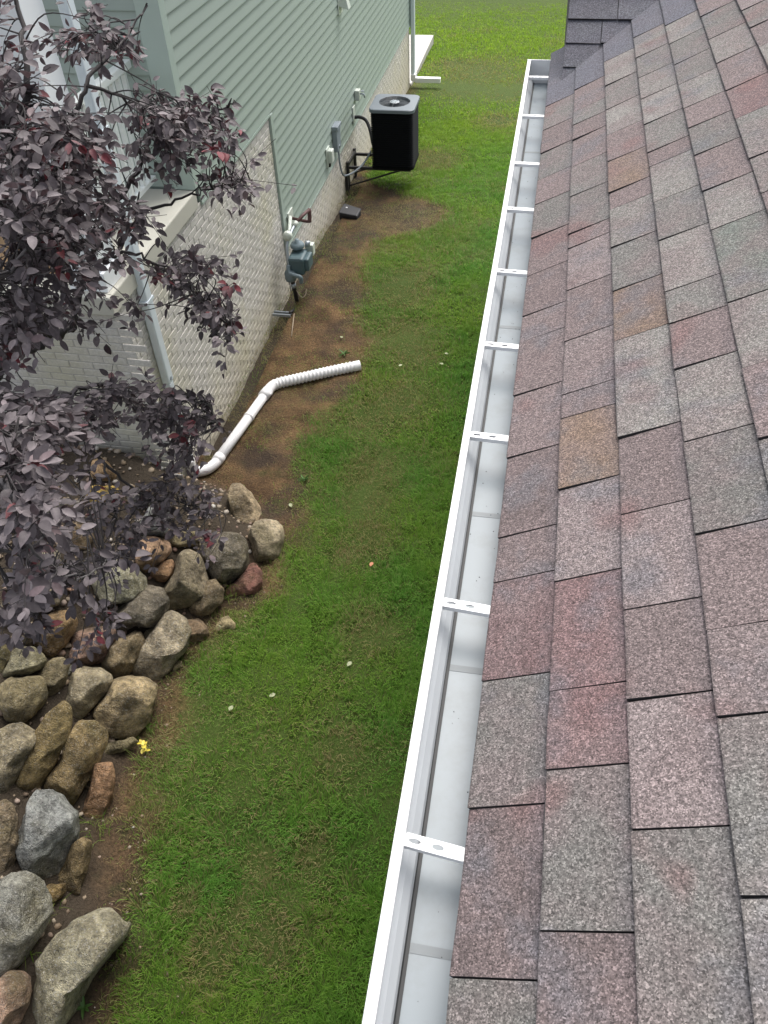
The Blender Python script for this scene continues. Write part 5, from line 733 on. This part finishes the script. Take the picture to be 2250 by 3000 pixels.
# ---------------------------------------------------------------- boulders
U, V, W_ = Vector((.98358,.17778,-.03103)), Vector((.10476,-.70247,-.70396)), Vector((.14695,-.68915,.70956))   # camera's right, down and backward axes; stone outlines lie in the image plane
bm_ = bmesh.new(); bmesh.ops.create_icosphere(bm_, subdivisions=5, radius=1)
ICO = np.array([v.co[:] for v in bm_.verts]); ICOF = [tuple(v.index for v in f.verts) for f in bm_.faces]; bm_.free()
bm_ = bmesh.new(); bmesh.ops.create_icosphere(bm_, subdivisions=4, radius=1)
ICO4 = np.array([v.co[:] for v in bm_.verts]); ICOF4 = [tuple(v.index for v in f.verts) for f in bm_.faces]; bm_.free()
def rock(idx, label, c, col, speck, th, uv):
    r_ = np.random.default_rng(100+idx); big = max(abs(a_) for q in uv for a_ in q) > .22
    D, F = (ICO, ICOF) if big else (ICO4, ICOF4)
    P_ = np.array(uv); ang = np.arctan2(P_[:,1], P_[:,0]); o_ = np.argsort(ang); P_ = P_[o_]
    # outline radius along each direction
    tha = np.linspace(-np.pi, np.pi, 181); rad = np.zeros(181)
    Q = np.roll(P_, -1, 0)
    for i, t in enumerate(tha):
        d_ = np.array([np.cos(t), np.sin(t)]); best = 0
        for p, q in zip(P_, Q):
            e = q-p; den = d_[0]*e[1]-d_[1]*e[0]
            if abs(den) < 1e-9: continue
            s_ = (p[0]*e[1]-p[1]*e[0])/den; u_ = (p[0]*d_[1]-p[1]*d_[0])/den
            if s_ > 0 and -1e-6 <= u_ <= 1+1e-6: best = max(best, s_)
        rad[i] = best
    rad[rad == 0] = rad[rad > 0].mean()
    k_ = np.array([.25,.5,.25]); rad = np.convolve(np.r_[rad[-3:-1], rad, rad[1:3]], k_, 'same')[2:-2]
    s = np.hypot(D[:,0], D[:,1]); cc = D[:,2]; pw = r_.uniform(2.1, 2.6)
    rho = (s**pw+np.abs(cc)**pw)**(-1/pw)
    N_ = np.stack([rho*D[:,0], rho*D[:,1], rho*cc], 1)
    cuts = [(r_.normal(size=3)*np.array([1,1,.6])+np.array([0,0,.7]), r_.uniform(.6,.86)) for _ in range(9)]
    if label.startswith('biggest'): cuts = [(np.array([-.25,-.2,1]), .72), (np.array([-.7,.2,.6]), .78)]
    if 'pyramid shaped boulder with' in label: cuts = [(np.array([.9,-.3,.6]), .5), (np.array([-.75,-.35,.7]), .6), (np.array([.05,.7,.8]), .62)]
    for n_, dd in cuts:
        n_ = n_/np.linalg.norm(n_); h_ = N_@n_-dd; N_ = N_-np.outer(np.where(h_ > 0, h_*.9, 0), n_)
    t = np.arctan2(D[:,1], D[:,0]); rr_ = np.interp(t, tha, rad)
    # cutting faces must not shrink the stone's outline: stretch each sector back to it
    bn = ((t+np.pi)/(2*np.pi)*24).astype(int) % 24; pl = np.hypot(N_[:,0], N_[:,1]); mx = np.array([pl[bn == b_].max() for b_ in range(24)])
    mx = (np.roll(mx, 1)+2*mx+np.roll(mx, -1))/4; N_[:,:2] /= np.interp(t, (np.arange(-1, 25)+.5)/24*2*np.pi-np.pi, np.r_[mx[-1], mx, mx[0]])[:,None]
    if label.startswith('biggest'): N_[:,2] -= np.clip(N_[:,0]*.8+N_[:,1]*.6-.18, 0, None)*2.1   # its steep broken side
    L = np.stack([N_[:,0]*rr_*1.04, N_[:,1]*rr_*1.04, N_[:,2]*th*1.15], 1)
    off = np.array([mnoise.fractal(Vector(p)*(3.2/max(th, .05)*.35)+Vector((idx*3.1, 0, 0)), 1.0, 2.1, 5) for p in L])
    nn = D/np.linalg.norm(D, axis=1)[:,None]; rdg = np.array([mnoise.ridged_multi_fractal(Vector(p)*(1.6/max(th, .05)*.35)+Vector((idx*5.3, 2, 1)), .9, 2.2, 4, 1., 2.) for p in L]); L = L+nn*(off*th*.11-(rdg-1.)*th*.07)[:,None]
    Wd = np.outer(L[:,0], U)+np.outer(L[:,1], V)+np.outer(L[:,2], W_)
    me = bpy.data.meshes.new('boulder'); me.from_pydata(Wd.tolist(), [], [f[::-1] for f in F])
    me.polygons.foreach_set('use_smooth', [True]*len(me.polygons)); me.materials.append(M['rock']); me.update()
    o = bpy.data.objects.new('boulder' if max(rad) > .11 else 'stone', me); o.location = c; o.color = (*col, speck); link(o)
    return tag(o, label, 'boulder' if max(rad) > .11 else 'stone', 'stones stacked along the raised bed')
for i, (label, c, col, speck, th, uv) in enumerate(BOULDERS): rock(i, label, c, col, speck, th, uv)
# pebbles between and above them
bm_ = bmesh.new(); bmesh.ops.create_icosphere(bm_, subdivisions=1, radius=1); PV = np.array([v.co[:] for v in bm_.verts]); PF = [tuple(v.index for v in f.verts) for f in bm_.faces]; bm_.free()
def pebbles(n, region, rmin, rmax, mat):
    pb = MB()
    for _ in range(n):
        x, y = region(); r = random.uniform(rmin, rmax)*random.choice((.7,1,1,1.4))
        q = PV*np.array([r*random.uniform(.8,1.4), r*random.uniform(.8,1.2), r*.7])*(1+.15*rng.standard_normal((len(PV),1)))
        a_ = random.random()*6.3; ca, sa = math.cos(a_), math.sin(a_)
        z = float(terr(x, y)); pb.add([(x+p[0]*ca-p[1]*sa, y+p[0]*sa+p[1]*ca, z+p[2]+r*.35) for p in q], PF)
    return pb
def mat_peb():
    m, t, b = new_mat('pebble_mix'); k = NT(t); geo = k.n('NewGeometry')
    c = k.ramp(geo.outputs['Random Per Island'], [(0,(.10,.07,.05)),(.35,(.22,.16,.10)),(.6,(.30,.25,.19)),(.8,(.20,.12,.09)),(.93,(.38,.34,.29)),(1,(.5,.48,.44))])
    k.l(c, b.inputs['Base Color']); b.inputs['Roughness'].default_value = .7; return m
M['peb'] = mat_peb()
def bedpt():
    y = random.uniform(.8, 5.2); return float(np.interp(y, TOE_Y, TOE_X))-random.uniform(.15, 2.6), y
tag(pebbles(2200, bedpt, .008, .022, M['peb']).build('pebbles', M['peb'], smooth=True), 'tan and brown pebbles filling the raised bed behind the boulders', 'pebbles', kind='stuff')
def toept():
    y = random.uniform(.8, 5.3); return float(np.interp(y, TOE_Y, TOE_X))+random.gauss(.12, .16), y
tag(pebbles(200, toept, .004, .011, M['peb']).build('gravel', M['peb'], smooth=True), 'scattered small gravel on the soil between boulders and lawn', 'gravel', kind='stuff')

# ---------------------------------------------------------------- grass
def blades(xs, ys, ln, wd, dry, lean, rnd):
    n = len(xs); zs = terr(xs, ys); a_ = 14*vnoise(xs, ys, 6.)+rng.normal(0, .9, n); dx, dy = np.cos(a_), np.sin(a_)
    px, py = -dy*wd/2, dx*wd/2
    up1 = ln*.5*np.cos(lean*.6); out1 = ln*.5*np.sin(lean*.6); up2 = up1+ln*.5*np.cos(lean*1.5); out2 = out1+ln*.5*np.sin(lean*1.5)
    v = np.empty((n, 5, 3)); base = np.stack([xs, ys, zs-.004], 1); pp = np.stack([px, py, 0*px], 1)
    v[:,0] = base-pp; v[:,1] = base+pp
    m = base+np.stack([dx*out1, dy*out1, up1], 1); v[:,2] = m+pp*.8; v[:,3] = m-pp*.8
    v[:,4] = base+np.stack([dx*out2, dy*out2, np.maximum(up2, .006)], 1)
    return v, dry, rnd
def grass_mesh(name, parts):
    v = np.concatenate([p[0] for p in parts]); dry = np.concatenate([p[1] for p in parts]); rnd = np.concatenate([p[2] for p in parts]); n = len(v)
    me = bpy.data.meshes.new(name); me.vertices.add(n*5); me.vertices.foreach_set('co', v.reshape(-1).astype(np.float32))
    idx = np.arange(n)[:,None]*5; lo = np.concatenate([idx+np.array([0,1,2,3]), idx+np.array([3,2,4])], 1).astype(np.int32).ravel()
    me.loops.add(n*7); me.loops.foreach_set('vertex_index', lo); me.polygons.add(n*2)
    st_ = np.stack([np.arange(n)*7, np.arange(n)*7+4], 1).ravel().astype(np.int32); me.polygons.foreach_set('loop_start', st_)
    for nm, val in (('dry', dry), ('rnd', rnd)):
        a_ = me.attributes.new(nm, 'FLOAT', 'POINT'); a_.data.foreach_set('value', np.repeat(val, 5).astype(np.float32))
    me.materials.append(M['grass']); me.update(calc_edges=True); me.validate()
    o = bpy.data.objects.new(name, me); return link(o)
STRAW = [(-1.3,5.5,.28),(-1.2,6.7,.34),(-1.38,7.9,.36),(-1.15,4.7,.22),(-1.5,8.9,.36),(-1.43,1.26,.17),(-1.1,1.42,.13),(-1.0,1.95,.12),(-1.6,20.2,.9),(-.4,19.4,.6),(-1.08,1.35,.10),(-1.44,1.22,.14),(-1.27,1.8,.12),(-.95,2.67,.14),(-1.69,1.5,.08),(-.96,3.71,.2),(-1.35,1.5,.09),(-1.74,19.0,.6),(-.84,18.6,.5),(-2.2,20.8,.4),(-1.78,14.0,.4),(-1.25,5.2,.25),(-1.45,6.4,.3),(-1.2,7.6,.3),(-1.3,4.5,.15),(-1.5,9.2,.3),(-.9,16.5,.4)]
def lawn(n, x0, x1, y0, y1, l0, l1, w0):
    xs = rng.uniform(x0, x1, n); ys = rng.uniform(y0, y1, n); d = lawn_d(xs, ys)
    thin = fbm(xs+3, ys, 1.4); sd = np.zeros(n)
    for sx, sy, sr in STRAW: sd = np.maximum(sd, np.exp(-((xs-sx)**2+(ys-sy)**2*.6)/(sr*sr)))
    keep = rng.random(n) < smst(-.16, .4, d)*(.45+.55*smst(.28, .5, thin))*(1-.6*sd)
    xs, ys, d, sd = xs[keep], ys[keep], d[keep], sd[keep]; m = len(xs)
    pdry = np.clip(.02+.6*np.exp(-np.maximum(d, 0)/.13)+.25*smst(.58, .74, fbm(xs+11, ys+5, .9))+1.0*sd, 0, .95)
    dry = np.where(rng.random(m) < pdry, rng.uniform(.55, 1, m), rng.uniform(0, .15, m)+.2*pdry)
    return blades(xs, ys, rng.uniform(l0, l1, m)*(1-.35*sd)*(.6+.8*vnoise(xs, ys, 9.)), rng.uniform(.7, 1.3, m)*w0, dry, rng.uniform(.35, 1.25, m), rng.random(m))
parts = [lawn(240000, -2.6, .3, .2, 6.0, .032, .08, .0046), lawn(140000, -2.8, .35, 6.0, 11, .036, .08, .006), lawn(90000, -3.0, .36, 11, 16.5, .04, .075, .008), lawn(120000, -6.5, .36, 16.5, 27, .045, .085, .012)]
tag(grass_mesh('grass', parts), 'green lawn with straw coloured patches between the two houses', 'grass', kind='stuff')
# dry clippings lying on the bare soil, with some sparse sprouts
n = 60000; xs = rng.uniform(-3.0, -1.3, n); ys = rng.uniform(.7, 12.8, n); d = lawn_d(xs, ys); bedd = np.interp(ys, TOE_Y, TOE_X)-xs
k_ = (d < .25) & ((bedd < .05) | (ys > 5.3)) & (rng.random(n) < smst(.3, .6, fbm(xs, ys+20, 1.7))); xs, ys = xs[k_], ys[k_]; m = len(xs)
p1 = blades(xs, ys, rng.uniform(.02, .06, m), np.full(m, .0035), rng.uniform(.6, 1, m), rng.uniform(1.2, 1.55, m), rng.random(m)*.8)
n = 15000; xs = rng.uniform(-3.0, -1.3, n); ys = rng.uniform(.7, 12.8, n); d = lawn_d(xs, ys)
k_ = (d < .2) & (fbm(xs+4, ys, 2.2) > .52) & ((np.interp(ys, TOE_Y, TOE_X)-xs < .1) | (ys > 5.3)); xs, ys = xs[k_], ys[k_]; m = len(xs)
p2 = blades(xs, ys, rng.uniform(.02, .05, m), np.full(m, .004), rng.uniform(0, .4, m), rng.uniform(.5, 1.3, m), rng.random(m))
q = []
for tx, ty, cnt in ((-2.50,1.27,60),(-2.43,1.0,40),(-2.42,1.84,50),(-2.36,2.62,30),(-2.25,2.3,50),(-2.15,3.9,40)):
    xs = rng.normal(tx, .05, cnt); ys = rng.normal(ty, .05, cnt); q.append(blades(xs, ys, rng.uniform(.08, .2, cnt), np.full(cnt, .004), rng.uniform(0, .5, cnt), rng.uniform(.3, 1.3, cnt), rng.random(cnt)))
tag(grass_mesh('dry_grass', [p1, p2]+q), 'dry clippings and thin sprouts on the bare soil beside the green house', 'dry grass', kind='stuff')

# ---------------------------------------------------------------- small plants and fallen leaves
def leaf_mesh(name, L=1., wid=.52, fold=.12, curl=.15, nseg=5):
    v = []; f = []
    for i in range(nseg+1):
        t = i/nseg; w_ = wid*.5*math.sin(math.pi*min(1, t**.9))**.62*(1-.2*t) if 0 < t < 1 else .01
        z = -curl*t*t; v += [(-w_, t*L, z+fold*w_*2), (0, t*L, z), (w_, t*L, z+fold*w_*2)]
    for i in range(nseg):
        a_, b_ = i*3, i*3+3; f += [(a_, a_+1, b_+1, b_), (a_+1, a_+2, b_+2, b_+1)]
    return v, f
LV = [leaf_mesh('l', fold=fo, curl=cu, wid=wi) for fo, cu, wi in ((.12,.12,.56),(.3,.38,.62),(.05,.02,.52),(.28,-.14,.58))]
yp = empty('yellow_plant', (-2.32, 2.42, 0), 'little plant with bright yellow leaves at the foot of the boulders', 'plant')
z0 = float(terr(-2.32, 2.42))
MB().tube([(-2.32,2.42,z0-.02),(-2.315,2.425,z0+.08),(-2.30,2.43,z0+.13)], .004, 6).build('stem', M['greenleaf'], yp)
for k in range(9):
    v, f = random.choice(LV); s = random.uniform(.035,.06)
    T = Matrix.Translation((-2.31+random.uniform(-.02,.02), 2.425+random.uniform(-.02,.02), z0+.05+k*.011)) @ Matrix.Rotation(k*2.4, 4, 'Z') @ Matrix.Rotation(random.uniform(-.1,.5), 4, 'X') @ Matrix.Scale(s, 4)
    mesh_obj('leaf', [T @ Vector(p) for p in v], f, M['yellowleaf'], yp)
for (x, y, lab) in ((-1.97,7.46,'small green weed on the bare soil just beyond the ribbed pipe'),(-1.9,5.35,'small green weed on soil right of the straight white pipe'),(-2.05,.86,'small green weed on the soil beside the biggest boulder')):
    wd = empty('weed', (x, y, 0), lab, 'weed', 'weeds sprouting from bare soil'); z0 = float(terr(x, y))
    for k in range(7):
        v, f = random.choice(LV); s = random.uniform(.05,.09)
        T = Matrix.Translation((x, y, z0+.01)) @ Matrix.Rotation(k*.95+random.random(), 4, 'Z') @ Matrix.Rotation(random.uniform(.15,.7), 4, 'X') @ Matrix.Diagonal((.5*s, s, s, 1))
        mesh_obj('leaf', [T @ Vector(p) for p in v], f, M['greenleaf'], wd)
M['orangeleaf'] = simple('orange_fallen_leaf', (.42,.16,.07), .6, var=.25, scale=30)
FL = [(-.80,7.58,'pale fallen leaf on the grass close to the gutter, level with the ribbed pipe'),(-.83,7.38,'pale fallen leaf on the grass nearest the gutter, just this side of another'),(-1.31,7.28,'pale fallen leaf on grass right of the open end of the ribbed pipe'),(-2.05,7.75,'pale fallen leaf on dark soil beyond the ribbed pipe'),(-1.06,4.41,'orange fallen leaf on the middle of the lawn'),(-1.53,3.02,'large pale fallen leaf on the lawn level with the flat tan boulder'),(-1.03,3.39,'greenish pale fallen leaf on the lawn below the orange one'),(-1.83,2.83,'small pale fallen leaf at the lawn edge near the flat tan boulder'),(-2.12,3.55,'pale fallen leaf on soil right of the long pale boulder'),(-1.95,5.0,'pale fallen leaf on soil beside the beige boulder')]
for x, y, lab in FL:
    v, f = LV[0]; s = .05; z0 = float(terr(x, y))
    T = Matrix.Translation((x, y, z0+.035)) @ Matrix.Rotation(random.random()*6, 4, 'Z') @ Matrix.Diagonal((s*1.3, s, s*.6, 1))
    tag(mesh_obj('fallen_leaf', [T @ Vector(p) for p in v], f, M['orangeleaf'] if 'orange fallen leaf on' in lab else M['paleleaf']), lab, 'fallen leaf', 'fallen leaves on the lawn')

# ---------------------------------------------------------------- purple leaved tree
tree = empty('purple_tree', (-3.75, 2.3, .7), 'ornamental tree with dark purple leaves spreading over the left side', 'tree')
nodes = []
for bi, (pts, r0, r1) in enumerate(BRANCHES):
    P_ = spline(pts, 6); N = len(P_)
    P_ = [p+Vector((random.gauss(0,1), random.gauss(0,1), random.gauss(0,1)))*.006 if 0 < i < N-1 else p for i, p in enumerate(P_)]
    MB().tube(P_, r0, 9, True, [r0+(r1-r0)*(i/(N-1))**.8 for i in range(N)]).build('trunk' if bi == 0 else 'limb', M['bark'] if bi not in (9,10,11,12) else M['twig'], tree, True)
    if bi: nodes += [np.array(p) for p in P_[2:]]
    else: nodes += [np.array(p) for p in P_[12:]]
nodes = np.array(nodes); twigs = MB(); leaves = []
for sx, sy, sz in SPRAYS:
    p = np.array((sx, sy, sz))/1000; dist = np.linalg.norm(nodes-p, axis=1)*rng.uniform(.8, 1.25, len(nodes)); q = nodes[int(np.argmin(dist))]
    mid = (p+q)/2+np.array((0,0,.015))+rng.normal(0, .025, 3)
    path = spline([q, mid, p], 5); N = len(path)
    L_ = float(np.linalg.norm(p-q)); twigs.tube(path, .003, 5, False, [.0032-.0022*i/(N-1) for i in range(N)])
    dirv = (path[-1]-path[-3]).normalized()
    wisp = random.random() < .16
    tail = Vector((random.gauss(0,.5), random.gauss(0,.5), random.gauss(-.5,.2) if wisp else random.gauss(-.1,.3)))
    dirv = (dirv+tail*.7).normalized(); end = path[-1]+dirv*(random.uniform(.14, .24) if wisp else random.uniform(.05, .11))
    twigs.tube([path[-1], end], .0012, 4, False)
    redspray = random.random() < .035
    for k in range(random.randint(5, 8) if wisp else random.randint(8, 14)):
        t = random.uniform(.05, 1.0) if wisp else random.uniform(-.7, 1.0); base = path[-1]+(end-path[-1])*t if t > 0 else path[-1]+(path[-4]-path[-1])*(-t)
        ld = (dirv*random.uniform(.1,.9)+Vector((random.gauss(0,.7), random.gauss(0,.7), random.gauss(-.15,.45)))).normalized()
        up = Vector((random.gauss(0,.35)+.1, random.gauss(0,.35)-.2, 1)); xax = ld.cross(up).normalized(); zax = xax.cross(ld)
        s = random.uniform(.026, .052)
        T = Matrix(((xax.x,ld.x,zax.x,base.x),(xax.y,ld.y,zax.y,base.y),(xax.z,ld.z,zax.z,base.z),(0,0,0,1))) @ Matrix.Translation((0,.012,0)) @ Matrix.Scale(s, 4)
        tint = random.uniform(0, .86)
        if redspray or random.random() < .018: tint = random.uniform(.86, 1)
        pr = project(base); big = s/pr[2] if frame_ok(pr, -5) else 0
        leaves.append((big, T, random.randrange(4), tint))
twigs.build('twig', M['bark'], tree)
leaves.sort(key=lambda l: -l[0])
LM = {}
def leaf_data(i, tb):
    if (i, tb) not in LM:
        v, f = LV[i]; me = bpy.data.meshes.new('leaf'); me.from_pydata(v, [], f); me.materials.append(M['leaf'])
        me.polygons.foreach_set('use_smooth', [True]*len(f)); a_ = me.attributes.new('tint', 'FLOAT', 'POINT'); a_.data.foreach_set('value', [tb/20]*len(v)); LM[(i, tb)] = me
    return LM[(i, tb)]
pinv = tree.matrix_world.inverted()
for big, T, i, tint in leaves[:300]:
    o = bpy.data.objects.new('leaf', leaf_data(i, int(round(tint*20)))); link(o, tree); o.matrix_parent_inverse = pinv; o.matrix_world = T
vv = []; ff = []; tt = []
for big, T, i, tint in leaves[300:]:
    v, f = LV[i]; n0 = len(vv); vv += [tuple(T @ Vector(p)) for p in v]; ff += [tuple(a_+n0 for a_ in q) for q in f]; tt += [tint]*len(v)
o = mesh_obj('foliage', vv, ff, M['leaf'], tree, True); a_ = o.data.attributes.new('tint', 'FLOAT', 'POINT'); a_.data.foreach_set('value', tt); tag(o, kind='stuff')
